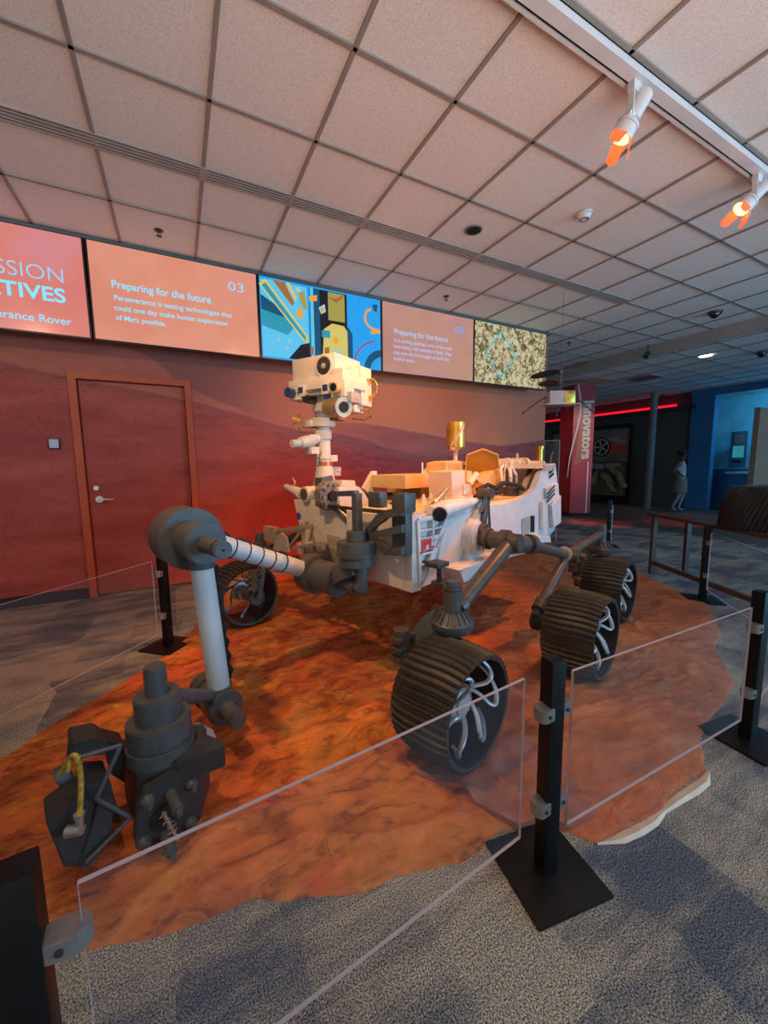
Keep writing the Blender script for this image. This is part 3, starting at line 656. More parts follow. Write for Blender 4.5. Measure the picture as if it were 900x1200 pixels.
# ---- suspension
for s_ in (1, -1):
    e = bpy.data.objects.new('suspension', None); C.objects.link(e); e.parent = rover
    S = lambda x, y, z: V((x, y*s_, z))
    PV = (.30, .83, .82)
    g = B()   # pivot hub
    g.cyl(S(.28, .60, .82), S(.28, .66, .82), .10); g.build('pivot_flange', dark, e)
    g = B(); g.cyl(S(.28, .65, .82), S(.28, .93, .82), .052, bev=.004); g.cyl(S(.28, .70, .82), S(.28, .735, .82), .066, bev=.004); g.cyl(S(.28, .80, .82), S(.28, .86, .82), .068, bev=.006); g.cyl(S(.33, .86, .80), S(.12, .88, .785), .052, bev=.004)
    g.cyl(S(.09, .88, .78), S(.04, .885, .772), .062, bev=.004)
    g.build('pivot_hub', bronze, e)
    g = B(); g.cyl(S(.30, .86, .80), S(.90, .93, .60), .043, .040, bev=.004); g.cyl(S(.87, .93, .612), S(.91, .93, .598), .052); g.build('rocker_tube', bronze, e)
    BJ = S(-.50, .90, .615)
    g = B(); g.cyl(S(.10, .88, .78), BJ, .036, .034); g.build('rear_rocker_tube', bronze, e)
    g = B(); g.cyl(BJ+V((.06, 0, .014)), BJ+V((.045, 0, .012)), .055, bev=.003); g.build('clamp_ring', noisy('ring_steel', (.45, .4, .33), (.5, .45, .38), 9, .4, .4), e)
    g = B(); g.cyl(S(-.50, .84, .615), S(-.50, .985, .615), .046, bev=.004); g.cyl(BJ, BJ+V((.045, 0, .01)), .05); g.cyl(S(-.53, .985, .615), S(-.53, 1.02, .61), .022); g.build('bogie_pivot', bronze, e)
    g = B(); g.cyl(BJ, S(-.04, .915, .355), .034, .030); g.cyl(S(-.085, .913, .38), S(-.005, .915, .335), .042, bev=.004); g.build('bogie_tube', bronze, e)
    g = B(); g.cyl(BJ, S(-1.10, .945, .70), .032, .030); g.build('bogie_tube', bronze, e)
    g = B(); g.prism([S(-.02, .90, .37), S(.05, .90, .33), S(.04, .90, .22), S(-.06, .90, .20), S(-.09, .90, .30)], (0, .04*s_, 0)); g.cyl(S(0, .89, .27), S(0, 1.12, .268), .055); g.build('wheel_bracket', dark, e)
    # steering actuators front and rear
    for x, fl_ in ((.955, 1), (-1.10, -1)):
        zt = .0 if fl_ > 0 else .02
        c = S(x, .94, -.022 if fl_ > 0 else 0)
        g = B(); g.cyl(c+V((0, 0, .60)), c+V((0, 0, .73)), .040, bev=.004); g.cyl(c+V((0, 0, .73)), c+V((0, 0, .745)), .043, bev=.003); g.cyl(c+V((0, 0, .745)), c+V((0, 0, .77)), .034, bev=.003); g.build('steering_motor', grey, e)
        g = B(); g.lathe(c+V((0, 0, .535)), (0, 0, 1), [(0, 0), (0, .085), (.02, .098), (.045, .098), (.05, .092), (.055, .088), (.09, .062), (.09, 0)], 36)
        for k in range(18):
            a = 2*PI*k/18; g.beam(c+V((.092*math.cos(a), .092*math.sin(a), .588)), c+V((.060*math.cos(a), .060*math.sin(a), .632)), .006, .012)
        g.build('steering_flange', grey if fl_ > 0 else bronze, e)
        # curved fork to the inside of the wheel
        g = B(); pts = []
        wx = 1.08*fl_ if fl_ > 0 else -1.06
        for k in range(9):
            t = k/8; a = t*PI/2
            pts.append(S(x+(wx-x)*t, .90-.11*math.sin(a)-.0*t, .565-.27*(1-math.cos(a))))
        for a, b in zip(pts, pts[1:]): g.beam(a, b+(b-a)*.15, .085, .035, V((1, 0, 0)))
        g.build('steering_fork', grey if fl_ > 0 else bronze, e)
        g = B(); mp_ = S(wx, .785, .285); g.cyl(mp_, mp_+V((0, .19*s_, -.017)), .045)
        g.cyl(mp_+V((0, -.01*s_, .0)), mp_+V((0, .05*s_, 0)), .06, bev=.004)
        for k in range(3): g.bb(mp_+V((-.035, -.05*s_, .08+k*.045)), mp_+V((.085, .01*s_, .105+k*.045)), .004)
        g.cyl(mp_+V((.03, -.025*s_, .07)), mp_+V((.03, -.025*s_, .225)), .038); g.build('drive_motor', bronze, e)
# ---- chassis
g = B(); g.bb((-.80, -.58, .62), (.42, .58, 1.0), .004); g.bb((.40, .10, .62), (.86, .58, 1.0), .004); g.bb((.40, -.58, .62), (.84, .12, .70), .004)
ch = part(g, 'chassis', white)
pB = lambda pts, v: [RY(x, y, v) for x, y in pts]
# front near corner post + front skirt
g = B(); g.bb((.80, .52, .595), (.875, .62, 1.02), .004); g.bb((.86, .08, .60), (.88, .56, 1.0), .003); part(g, 'front_skirt', cream, ch)
# side shell with triangular ribbed frame
g = B(); g.prism([V((.80, .58, .60)), V((.80, .58, 1.0)), V((.16, .58, 1.04)), V((.12, .58, .66)), V((.45, .58, .61))], (0, .022, 0)); part(g, 'side_shell', white, ch)
g = B(); y1 = .622
def sl(x, z): return V((x, y1, z))
TLq, BPq, TRq = (.835, .985), (.815, .625), (.575, .985)
def bar(a, b, w=.022): g.beam(sl(*a), sl(*b), w, .024, V((0, 1, 0)), .002)
bar(TLq, BPq); bar(TRq, BPq, .028); bar(TLq, TRq)
for z in (.925, .86, .795, .735, .68):
    t = (z-.625)/.36; bar((.82, z), (.815-.24*t, z), .012)
bar((.71, .985), (.71, .80), .012)
part(g, 'triangular_frame', white, ch)
g = B(); g.prism([sl(.815, .885), sl(.64, .885), sl(.655, .815), sl(.815, .815)], (0, .012, 0)); part(g, 'emblem_plate', white, ch)
RM = lambda x, y, z: basis((x, y, z), (-1, 0, 0), (0, 0, 1))
text('agency_letters', 'JPL', .078, RM(.818, .6365, .822), red, ch, .001, off=.003, sx=1.12)
# lower angled side and ledge
g = B(); g.prism([V((.55, .58, .60)), V((.60, .58, .685)), V((.15, .58, .70)), V((.15, .58, .64))], (0, .15, 0), .003)
part(g, 'side_ledge', white, ch)
g = B(); g.prism([V((.15, .585, .60)), V((.15, .585, .66)), V((-.25, .585, .66)), V((-.72, .585, .60))], (0, .03, 0)); part(g, 'belly_rim', white, ch)
# round fairing round the pivot
g = B(); g.prism([V((.40, .59, .68)), V((.34, .59, .90)), V((.25, .59, 1.0)), V((.17, .59, .98)), V((.16, .59, .68))], (0, .06, 0), .004); g.cyl((.30, .58, .82), (.29, .665, .82), .125, .112, bev=.01); part(g, 'pivot_fairing', white, ch)
# pod with round window
g = B(); n = 12
secs = [(.70, .60, 1.005, .050, .042), (.66, .63, 1.015, .062, .052), (.56, .63, 1.03, .062, .05), (.44, .615, 1.035, .050, .04), (.30, .60, 1.04, .035, .028), (.18, .59, 1.045, .02, .015)]
rg = []
for (x, y, z, a, b) in secs: rg.append([g.bm.verts.new((x, y+a*math.cos(2*PI*k/20), z+b*math.sin(2*PI*k/20))) for k in range(20)])
for a, b in zip(rg, rg[1:]):
    for k in range(20): q = g.bm.faces.new((a[k], a[(k+1) % 20], b[(k+1) % 20], b[k])); q.smooth = True
g.bm.faces.new(rg[0]); g.bm.faces.new(rg[-1]); part(g, 'sensor_pod', white)
pod = bpy.data.objects['sensor_pod']
dl = V((.75, .66, -.15)).normalized(); c = V((.685, .655, 1.005))
g = B(); g.cyl(c-dl*.02, c+dl*.012, .040, bev=.003); part(g, 'window_ring', dark, pod)
g = B(); g.cyl(c+dl*.010, c+dl*.016, .034); g.cyl(c+dl*.014, c+dl*.018, .012); part(g, 'window', lens, pod)
# side recess panel (blue-grey shading area) between frame and pivot
g = B(); g.prism([V((.56, .60, .96)), V((.36, .60, .98)), V((.40, .60, .72)), V((.66, .60, .70))], (0, .012, 0), .003); part(g, 'side_cover', white, ch)
# external bracket dark knob low on the side
k0 = RY(516, 672, .70)
g = B(); g.bb(k0+V((-.04, -.06, .04)), k0+V((.06, .03, .065)), .004); g.cyl(k0+V((.01, 0, -.05)), k0+V((.01, 0, .045)), .014); g.cyl(k0+V((.01, 0, -.055)), k0+V((.01, 0, -.045)), .045); g.bb(k0+V((-.03, -.1, .045)), k0+V((.04, -.02, .06)))
part(g, 'hand_knob', dark)
# rear body side
rp = [RY(x, y, .62) for x, y in ((571, 592), (592, 590), (610, 584), (620, 579), (627, 573), (633, 556), (640, 546), (651, 543), (653, 560), (653.5, 600), (650, 622), (640, 630), (636, 643), (607, 651), (571, 657))]
g = B(); g.prism([V((p.x, .575, p.z)) for p in rp], (0, .045, 0), .003); g.prism([V((p.x, -.62, p.z)) for p in rp], (0, .045, 0), .003)
xr = min(p.x for p in rp); g.bb((xr+.01, -.58, .70), (xr+.05, .58, 1.24)); g.bb((-.80, -.58, .62), (xr+.03, .58, .85))
rb = part(g, 'rear_body', white)
def sideplate(g, pts, th): g.prism([V((RY(x, y, .62).x, .618, RY(x, y, .62).z)) for x, y in pts], (0, th, 0), .003)
g = B(); sideplate(g, ((637, 572), (652, 566), (653, 582), (640, 592)), .02); sideplate(g, ((632, 588), (638, 584), (638, 618), (632, 620)), .03); sideplate(g, ((642, 592), (653, 580), (653, 612), (644, 618)), .035)
g.prism([V((RY(x, y, .62).x, .61, RY(x, y, .62).z)) for x, y in ((609, 634), (612, 628), (632, 627), (633, 634))], (0, .10, 0), .003)
part(g, 'rear_fairing', white, rb)
g = B(); sideplate(g, ((611, 608), (620, 605), (620, 625), (611, 627)), .008); part(g, 'access_plate', noisy('access_grey', (.30, .28, .26), (.36, .34, .31), 9, .5), rb)
for x0 in (621.4, 624): g = B(); sideplate(g, ((x0, 604.5), (x0+1.7, 604), (x0+1.7, 623.5), (x0, 624)), .009); part(g, 'louvre_slot', hole, rb)
# stepped dark marks
g = B()
for k in range(3): p, q = RY(641.5, 588-k*4.5, .66), RY(650, 578-k*4.5, .66); g.beam(p, q, .014, .004, V((0, 1, 0)))
part(g, 'rear_marking', hole, rb)
for k in range(2): g = B(); p, q = RY(644, 559-k*5, .626), RY(649, 555-k*5, .626); g.beam(p, q, .02, .004, V((0, 1, 0))); part(g, 'rear_marking', hole, rb)
g = B()
for k in range(8): p = RY(636+k*1.6, 548, .61); g.bb((p.x-.003, .61, 1.215), (p.x+.003, .632, 1.262))
part(g, 'radiator_rib', white, rb)
# ---- deck
deckm = noisy('deck_paint', (.62, .46, .24), (.68, .52, .28), 10, .5)
g = B(); g.bb((-.90, -.58, .995), (.42, .58, 1.02)); g.bb((.42, .10, .995), (.84, .58, 1.02)); dk = part(g, 'deck', deckm)
g = B(); g.beam((.84, -.3, 1.01), (.84, .6, 1.01), .02, .02); g.tube([(.62, .2, 1.03), (.58, .28, 1.05), (.5, .3, 1.03), (.46, .24, 1.025)], .006, 8); g.tube([(.55, .0, 1.03), (.5, .1, 1.06), (.42, .12, 1.03)], .005, 8); part(g, 'deck_cable', dark, dk)
for x, y, h_ in ((.47, .42, .075), (.40, .30, .06), (.60, .38, .055), (.36, .44, .05), (.68, .33, .04)):
    g = B(); g.lathe((x, y, 1.02), (0, 0, 1), [(0, 0), (0, .030), (h_*.7, .014), (h_, .009), (h_+.004, 0)], 18); part(g, 'calibration_cone', cream)
# tan instrument box
tb0 = RY(475, 573, .1); tb1 = RY(527, 555, .1)
g = B(); g.bb((tb1.x, -.30, tb0.z), (tb0.x, .10, tb1.z), .004); bx = part(g, 'instrument_box', ochre)
for x in (tb1.x+.03, tb0.x-.03):
    for y in (-.27, .07): g = B(); g.cyl((x, y, 1.01), (x, y, tb0.z), .014, seg=12); part(g, 'standoff', dark, bx)
g = B(); sp_ = RY(495, 545, 0); g.cyl((sp_.x, 0, tb1.z-.01), (sp_.x, 0, tb1.z+.09), .007, seg=10); part(g, 'spike_antenna', cream, bx)
# ribbed housing behind it
h0 = RY(513, 553, 0); h1 = RY(549, 541, 0)
g = B(); g.prism([V((h0.x, .08, h0.z)), V((h1.x, .08, h0.z)), V((h1.x, .08, h0.z+.07)), V((h0.x-.12, .08, h0.z+.09)), V((h0.x, .08, h0.z+.075))], (0, -.2, 0), .003)
for k in range(7): g.bb((h0.x-.03-k*.025, .08, h0.z+.008), (h0.x-.038-k*.025, .088, h0.z+.07))
rh = part(g, 'ribbed_housing', ochre)
g = B()
for x in (h0.x-.25, h0.x-.33): g.cyl((x, .078, h0.z+.04), (x, .092, h0.z+.04), .012, seg=12)
part(g, 'housing_knob', dark, rh)
for x in (h0.x-.1, h1.x+.1):
    g = B(); g.cyl((x, -.02, 1.01), (x, -.02, h0.z+.01), .02, seg=12); part(g, 'support', dark, rh)
# gold canister on a stalk
c0 = RY(534, 527, 0)
g = B(); g.cyl((c0.x, 0, 1.02), (c0.x, 0, c0.z), .018); mc_ = part(g, 'canister_mast', cream)
g = B(); g.cyl((c0.x, 0, c0.z-.005), (c0.x, 0, c0.z+.022), .062, .075); part(g, 'canister_base', steel, mc_)
g = B(); g.cyl((c0.x, 0, c0.z+.02), (c0.x, 0, c0.z+.225), .080, seg=12, bev=.003); part(g, 'foil_canister', gold, mc_)
g = B(); Rc = .0825; cdir = tr(O)-c0; ca = math.atan2(cdir.y, cdir.x)
for k in range(10):
    t = k/10; a0 = ca+.95-1.5*(t+.05)
    pts = []
    for tt, zz in ((t, 0), (t+.1, 0)):
        a = ca+.95-1.5*tt; z = c0.z+.215-.18*tt; pts.append(V((c0.x+Rc*math.cos(a), Rc*math.sin(a), z)))
    n_ = V((math.cos(a0), math.sin(a0), 0)); g.prism([pts[0], pts[1], pts[1]+V((0, 0, -.035)), pts[0]+V((0, 0, -.035))], n_*.002)
part(g, 'grey_band', noisy('band_grey', (.3, .29, .27), (.34, .33, .31), 9, .4), mc_)
# mid equipment blocks
salm = noisy('pinkish_panel', (.70, .50, .40), (.76, .56, .45), 9, .5)
def rbox(px0, py0, px1, py1, yl, dep, m, name, parent=None, bev=.004, rot=0):
    a = RY(px0, py0, yl); b = RY(px1, py1, yl); g = B(); cx = (a+b)/2; cx.y = yl-dep/2
    g.box(cx, (abs(a.x-b.x), dep, abs(a.z-b.z)), Matrix.Rotation(rot, 3, 'Y'), bev); return part(g, name, m, parent or rover)
blk = rbox(530, 552, 545, 592, .42, .2, salm, 'equipment_block', rot=.06)
rbox(544, 568, 551, 580, .43, .06, white, 'equipment_cover', blk); rbox(528, 583, 556, 592, .44, .1, salm, 'equipment_foot', blk)
rbox(547, 552, 553, 590, .36, .1, ochre, 'equipment_rail', blk)
# two little silver tubes next to the pod
a = RY(508, 590, .5); b = RY(524, 573, .45)
g = B(); g.cyl(a, b, .018, .014, 14); g.cyl(a+V((.05, .0, .0)), b+V((.05, 0, -.02)), .012, seg=12); part(g, 'deck_tube', steel)
# hexagonal antenna
hc = RY(564.5, 542, .22); vd = (tr(O)-hc).normalized()
hn = (vd+V((-.02, 0, -.25))).normalized()
M = B().frame(hn); hx = []
hexpx = [(566, 526), (584, 533), (585, 549), (563, 560), (545, 551), (547, 533)]
Oo = tr(O)
for x, y in hexpx:
    q = tr(O+ray(x, y)); d = (q-Oo); t = (hc-Oo).dot(hn)/d.dot(hn); hx.append(Oo+d*t)
g = B(); g.prism([p-hn*.035 for p in hx], hn*.035, .003); ant = part(g, 'hexagonal_antenna', amber)
hcn = sum(hx, V())/6
g = B()
for a, b in zip(hx, hx[1:]+hx[:1]):
    a = hcn+(a-hcn)*.985; b = hcn+(b-hcn)*.985; g.beam(a+hn*.002, b+hn*.002, .008, .006, hn)
part(g, 'antenna_rim', ochre, ant)
g = B(); g.cyl(hcn-hn*.035, hcn-hn*.10, .05, .03); g.cyl(hcn-hn*.09+V((0, 0, 0)), V((hcn.x+.02, .2, 1.01)), .022); part(g, 'antenna_gimbal', bronze, ant)
g = B(); a = RY(549, 568, .38); b = RY(558, 556, .34); g.cyl(a, b, .024); part(g, 'gimbal_motor', salm, ant)
# sloping covers behind the hexagon
g = B(); pts = [RY(x, y, .30) for x, y in ((559, 562), (585, 548), (592, 556), (590, 568), (571, 580))]; g.prism(pts, (0, -.09, 0), .004); cv = part(g, 'sloping_cover', ochre)
g = B(); pts = [RY(x, y, .36) for x, y in ((553, 572), (566, 566), (572, 580), (590, 582), (588, 592), (553, 592))]; g.prism(pts, (0, -.16, 0), .004); part(g, 'valve_block', amber, cv)
g = B(); pts = [RY(x, y, .10) for x, y in ((590, 549), (606, 546), (612, 552), (612, 586), (590, 584))]; g.prism(pts, (0, -.1, 0), .004); part(g, 'rear_cover', salm, cv)
# bucket with tubes
bk = RY(603, 572, .45)
g = B(); g.lathe((bk.x, .42, 1.0), (0, 0, 1), [(0, 0), (0, .055), (.08, .06), (.082, .085), (.105, .09), (.105, .078), (.095, .07), (.095, 0)], 26); bu = part(g, 'sample_funnel', grey)
g = B()
for k, (dx, dy, h_) in enumerate(((.0, 0, .19), (.045, .02, .14), (-.03, .03, .16), (.02, -.05, .20), (-.05, -.02, .12))):
    g.tube([(bk.x+dx, .42+dy, 1.09), (bk.x+dx+.01, .42+dy, 1.09+h_*.6), (bk.x+dx*.3, .40+dy*.3, 1.10+h_)], .012, 8)
g.tube([(bk.x+.11, .42, 1.10), (bk.x+.16, .42, 1.16), (bk.x+.1, .38, 1.24), (bk.x+.02, .36, 1.27)], .010, 8)
part(g, 'tube_bundle', cream, bu)
# horizontal rear boom
a = RY(584, 543, .25); b = RY(641, 545, .25)
g = B(); g.bb((a.x, .16, a.z-.03), ((a.x*.6+b.x*.4), .25, a.z+.04), .004); g.cyl((a.x, .21, a.z), (b.x, .21, a.z-.005), .028); bm_ = part(g, 'rear_boom', ochre)
for px_ in (599, 608, 619): g = B(); q = RY(px_, 544, .25); g.cyl((q.x+.02, .21, a.z), (q.x-.03, .21, a.z), .05, seg=20); part(g, 'boom_collar', salm, bm_)
g = B(); q = RY(606, 534, .2); g.bb((q.x-.04, .17, a.z), (q.x+.04, .25, a.z+.05)); g.cyl((q.x, .2, a.z+.05), (q.x, .2, a.z+.09), .012); part(g, 'boom_sensor', ochre, bm_)
for q in (RY(600, 560, .25), RY(628, 560, .25)): g = B(); g.cyl((q.x, .21, 1.02), (q.x, .21, a.z), .03); part(g, 'boom_support', ochre, bm_)
q = RY(632, 545, .1); q2 = RY(632, 524, .1)
g = B(); g.cyl((q.x, .1, q.z-.02), (q.x, .1, q2.z), .035, seg=14); g.cyl((q.x, .1, q2.z-.02), (q.x, .1, q2.z+.01), .045, seg=14); g.bb((q.x-.045, .06, 1.0), (q.x+.045, .14, q.z)); part(g, 'gold_post', gold)
a = RY(612, 582, .45); b = RY(624, 548, .40)
g = B(); g.beam(a, b, .055, .05, V((0, 1, 0)), .004); part(g, 'diagonal_strut', amber)
g = B(); pts = [RY(x, y, .50) for x, y in ((612, 583), (621, 560), (636, 548), (646, 546), (646, 560), (632, 572), (628, 580))]; g.prism(pts, (0, -.05, 0), .003); part(g, 'rear_shield', salm)
g = B(); pts = [RY(x, y, .62) for x, y in ((634, 549), (640, 545.5), (651, 543), (651, 549))]; g.prism(pts, (0, -.5, 0), .003); part(g, 'rear_cap', white)
q = RY(645, 535, .2)
g = B(); g.tube([(q.x, .2, q.z-.08), (q.x-.01, .2, q.z), (q.x-.05, .2, q.z+.05)], .012, 8); part(g, 'rear_hook', grey)
# rim of dark cables along the deck edge
g = B(); g.tube([RY(x, y, .56) for x, y in ((560, 574), (572, 568), (580, 572), (590, 566), (604, 568), (613, 573))], .016, 8); g.tube([RY(x, y, .5) for x, y in ((556, 582), (566, 576), (575, 580), (590, 574))], .012, 8); part(g, 'cable_loom', hole)
# differential lever
g = B(); g.beam((.20, .66, 1.085), (.27, .66, .84), .045, .03, V((0, 1, 0)), .004); g.cyl((.20, .60, 1.09), (.20, .69, 1.09), .035); g.cyl((.27, .64, .86), (.27, .70, .86), .05); g.cyl((.27, .655, .98), (.20, .665, 1.10), .012); part(g, 'differential_lever', bronze)
g = B(); g.prism([V((.17, .60, 1.10)), V((.145, .60, 1.10)), V((.10, .60, .80)), V((.16, .60, .80))], (0, .035, 0)); part(g, 'lever_slot', hole)

# ---- front structure under the mast
xf = .80
g = B(); pts = [RX(x, y, xf) for x, y in ((344, 585), (368, 586), (384, 592), (396, 600), (424, 628), (424, 650), (408, 652), (384, 640), (356, 640), (350, 612))]
g.prism(pts, (-.16, 0, 0), .004)
fs_ = part(g, 'mast_support', cream)
g = B(); q0 = RX(383, 626, xf+.01); q1 = RX(397, 642, xf+.01); g.bb((xf-.005, q0.y, q1.z), (xf+.012, q1.y, q0.z), .003); part(g, 'access_window', noisy('mesh_grey', (.28, .27, .24), (.4, .38, .34), 60, .6), fs_)
g = B(); q = RX(349, 605, xf+.01); g.cyl((xf, q.y, q.z), (xf+.006, q.y, q.z), .028, seg=18); part(g, 'roundel', navy, fs_)
g = B(); q = RX(349, 617, xf+.01); g.bb((xf, q.y-.03, q.z-.01), (xf+.006, q.y+.02, q.z+.012)); part(g, 'stripe_patch', red, fs_)
g = B(); g.bb((.42, -.60, .68), (.66, -.30, 1.05), .01); part(g, 'mast_plinth', cream, fs_)
g = B(); pts = [RX(x, y, .86) for x, y in ((352, 640), (384, 640), (424, 655), (424, 668), (356, 655))]; g.prism(pts, (-.2, 0, 0)); part(g, 'front_floor', noisy('olive_grey', (.2, .18, .14), (.26, .23, .18), 9, .6), fs_)
# small stowed frame to the left of it
g = B()
a, b = RX(322, 623, 1.0), RX(370, 616, 1.0); g.beam(a, b, .022, .03, bev=.002)
g.bb(RX(315, 632, 1.0), RX(326, 618, 1.0)+V((.04, 0, 0)))
a, b = RX(345, 642, 1.0), RX(379, 636, 1.0); g.beam(a, b, .02, .02); g.cyl(RX(379, 634, 1.0), RX(379, 642, 1.0), .016, seg=10)
g.beam(RX(355, 612, 1.0), RX(356, 650, 1.0), .018, .018); g.beam(RX(367, 614, 1.0), RX(363, 634, 1.0), .014, .014); g.beam(RX(354, 622, 1.0), RX(340, 640, 1.0), .018, .018); g.beam(RX(356, 616, 1.0), RX(360, 612, .86), .018, .018); g.beam(RX(379, 638, 1.0), RX(384, 640, .80), .018, .018)
st = part(g, 'stowed_frame', noisy('frame_tan', (.22, .19, .15), (.3, .26, .2), 12, .5))
g = B(); pts = [RX(x, y, 1.02) for x, y in ((322, 646), (326, 628), (332, 624), (338, 630), (341, 647))]; g.prism(pts, (.02, 0, 0), .002); part(g, 'fin_plate', noisy('fin_grey', (.3, .3, .27), (.36, .35, .31), 9, .5), st)
g = B(); g.cyl(RX(300, 652, .98), RX(345, 630, .98), .03, seg=16); part(g, 'side_tube', dark, st)
# ---- mast
YM = -.5
mz = lambda x, y: RY(x, y, YM)
g = B(); bx_ = mz(378, 570)
mx_, my_ = mz(379.5, 530).x, -.5
def MZ(y): return mz(383, y).z
g.lathe((mx_, my_, 1.03), (0, 0, 1), [(0, 0), (0, .11), (MZ(566)-1.03, .085), (MZ(554)-1.03, .066), (MZ(545)-1.03, .062), (MZ(545)-1.03, 0)], 28)
mast = part(g, 'mast', cream)
g = B(); g.cyl((mx_, my_, MZ(546)), (mx_, my_, MZ(541)), .064); part(g, 'copper_band', copper, mast)
g = B(); g.cyl((mx_, my_, MZ(541)), (mx_, my_, MZ(515)), .052); g.cyl((mx_, my_, MZ(515)), (mx_, my_, MZ(505)), .062); g.cyl((mx_, my_, MZ(538)), (mx_, my_, MZ(535)), .062)
g.cyl((mx_, my_, MZ(478)), (mx_, my_, MZ(490)), .055)
g.cyl((mx_, my_, MZ(505)), (mx_, my_, MZ(500)), .05)
g.lathe((mx_, my_, MZ(490)), (0, 0, 1), [(0, 0), (0, .062), (.03, .06), (.06, .068), (.075, .072), (.085, .05), (.16, .045), (.16, 0)], 24)
part(g, 'mast_tube', cream, mast)
g = B(); z0, z1 = MZ(501), MZ(491); g.cyl((mx_, my_, z0), (mx_, my_, z1), .092, seg=36, bev=.004); a = mz(362, 499); g.bb((mx_+.02, my_-.12, z0), (mx_+.11, my_+.0, z0+.05), .004); part(g, 'mast_collar', cream, mast)
g = B()
for k in range(4):
    rr = .030+.013*k; cx_, cz_ = mz(362, 497).x, (z0+z1)/2; g.tube([(cx_+.02+rr*math.sin(a_)*1.0, -.55-k*.012, cz_+rr*math.cos(a_)*.8) for a_ in [PI*t/8 for t in range(9)]], .0045, 6)
part(g, 'mast_cable', yellow, mast)
# arm-like actuator at mid mast
g = B(); a, b, c = mz(342, 520), mz(352, 519), mz(378, 512); g.cyl(a, b, .028, seg=18); g.cyl(b, mz(366, 516), .04, .045, 18); g.cyl(mz(364, 516), c, .036, seg=18); part(g, 'mast_actuator', cream, mast)
g = B(); g.bb(mz(361, 532)+V((0, -.04, 0)), mz(370, 524)+V((0, .05, 0)), .004); a, b = mz(384, 537), mz(393, 538); g.bb(a+V((0, -.02, -.025)), b+V((0, .03, .03)), .003); g.cyl(mz(372, 527), mz(372, 545), .008, seg=8); part(g, 'mast_bracket', cream, mast)
g = B(); g.bb(mz(386, 558)+V((0, -.03, 0)), mz(397, 547)+V((0, .03, 0)), .004); part(g, 'marker_plate', noisy('marker', (.1, .1, .1), (.6, .6, .58), 90, .5), mast)
# hinge disc, dark wheel, struts at the mast foot
g = B(); c = RX(363, 579, .78); g.cyl(c+V((-.05, 0, 0)), c+V((.05, 0, 0)), .058, bev=.004); g.cyl(c+V((-.02, -.1, 0)), c, .035); g.cyl(RX(335, 570, .78), RX(352, 578, .78), .02, .04, 16); g.tube([RX(343, 573, .78), RX(346, 565, .78), RX(343, 560, .78)], .007, 8); hg = part(g, 'hinge_drum', cream, mast)
g = B(); g.cyl(c+V((.048, 0, 0)), c+V((.056, 0, 0)), .042); part(g, 'hinge_cap', grey, mast)
g = B(); c2 = RX(385, 581, .82); ax = V((-.12, .99, 0)).normalized(); g.cyl(c2-ax*.03, c2+ax*.03, .10, seg=32); 
for k in range(10):
    a = 2*PI*k/10; e1 = V((-ax.y, ax.x, 0)); q = c2+ax*.03+(e1*math.cos(a)+V((0, 0, 1))*math.sin(a))*.08; g.cyl(q, q+ax*.018, .013, seg=8)
part(g, 'hinge_gear', noisy('gear_dark', (.12, .10, .08), (.35, .28, .2), 40, .4, .4), mast)
g = B(); g.cyl(c2+ax*.028, c2+ax*.05, .035); g.cyl(c2+ax*.05, c2+ax*.052, .02); part(g, 'gear_bore', hole, mast)
g = B(); g.prism([mz(368, 572), mz(369, 560), mz(381, 557), mz(386, 570)], (0, .09, 0)); part(g, 'mast_gusset', grey, mast)
g = B(); g.cyl(RX(388, 592, .82), RX(413, 616, .82), .014, seg=10); part(g, 'mast_strut', grey, mast)
g = B(); g.cyl(RX(393, 590, .82), RX(416, 608, .82), .012, seg=10); part(g, 'mast_strut', grey, mast)
# ---- camera head
hC = RZ(392, 412, 2.04); hL = RZ(342, 422, 2.04)
ex = (hL-hC); ex.z = 0; HWd = ex.length; ex.normalize(); ey = V((ex.y, -ex.x, 0))     # ex to the rover's right; ey backwards
if ey.x > 0: ey = -ey
head_o = hC
def HP(a, b, c): return hC+ex*a+ey*b+V((0, 0, c))     # a right, b back, c up (negative down)
def hbox(g, a0, a1, b0, b1, c0_, c1, bev=.004):
    M3 = Matrix((ex, ey, V((0, 0, 1)))).transposed(); p = HP((a0+a1)/2, (b0+b1)/2, (c0_+c1)/2)
    g.box(p, (abs(a1-a0), abs(b1-b0), abs(c1-c0_)), M3, bev)
Hh = .20
def HF(px, py, b=0):        # where a sight line meets the plane b behind the head front
    q = tr(O+ray(px, py)); o_ = tr(O); d = q-o_; n = ey; t = (hC+ey*b-o_).dot(n)/d.dot(n); return o_+d*t
def hpx(g, x0, y0, x1, y1, b0, b1, bev=.003):
    p = HF(x0, y0, b0); q = HF(x1, y1, b0); a0 = (p-hC).dot(ex); a1 = (q-hC).dot(ex); hbox(g, a0, a1, b0, b1, p.z-hC.z, q.z-hC.z, bev)
g = B(); hbox(g, 0, HWd, 0, .31, -Hh, 0, .010); hd = part(g, 'camera_head', cream)
g = B(); hpx(g, 391, 432, 402, 455, -.004, .10, .006); hpx(g, 338, 447, 402, 451, -.03, .25, .003); part(g, 'head_shelf', cream, hd)
lc = HF(380.5, 429, -.002)
g = B(); g.lathe(lc, -ey, [(0, .078), (.008, .080), (.014, .072), (.014, .060)], 32); part(g, 'lens_surround', cream, hd)
g = B(); g.cyl(lc, lc-ey*.012, .060, seg=32); part(g, 'large_lens', noisy('lens_rim', (.03, .032, .03), (.05, .05, .045), 9, .25), hd)
g = B(); g.cyl(lc-ey*.010, lc-ey*.018, .018); g.cyl(lc-ey*.016, lc-ey*.022, .010); part(g, 'lens_core', silver, hd)
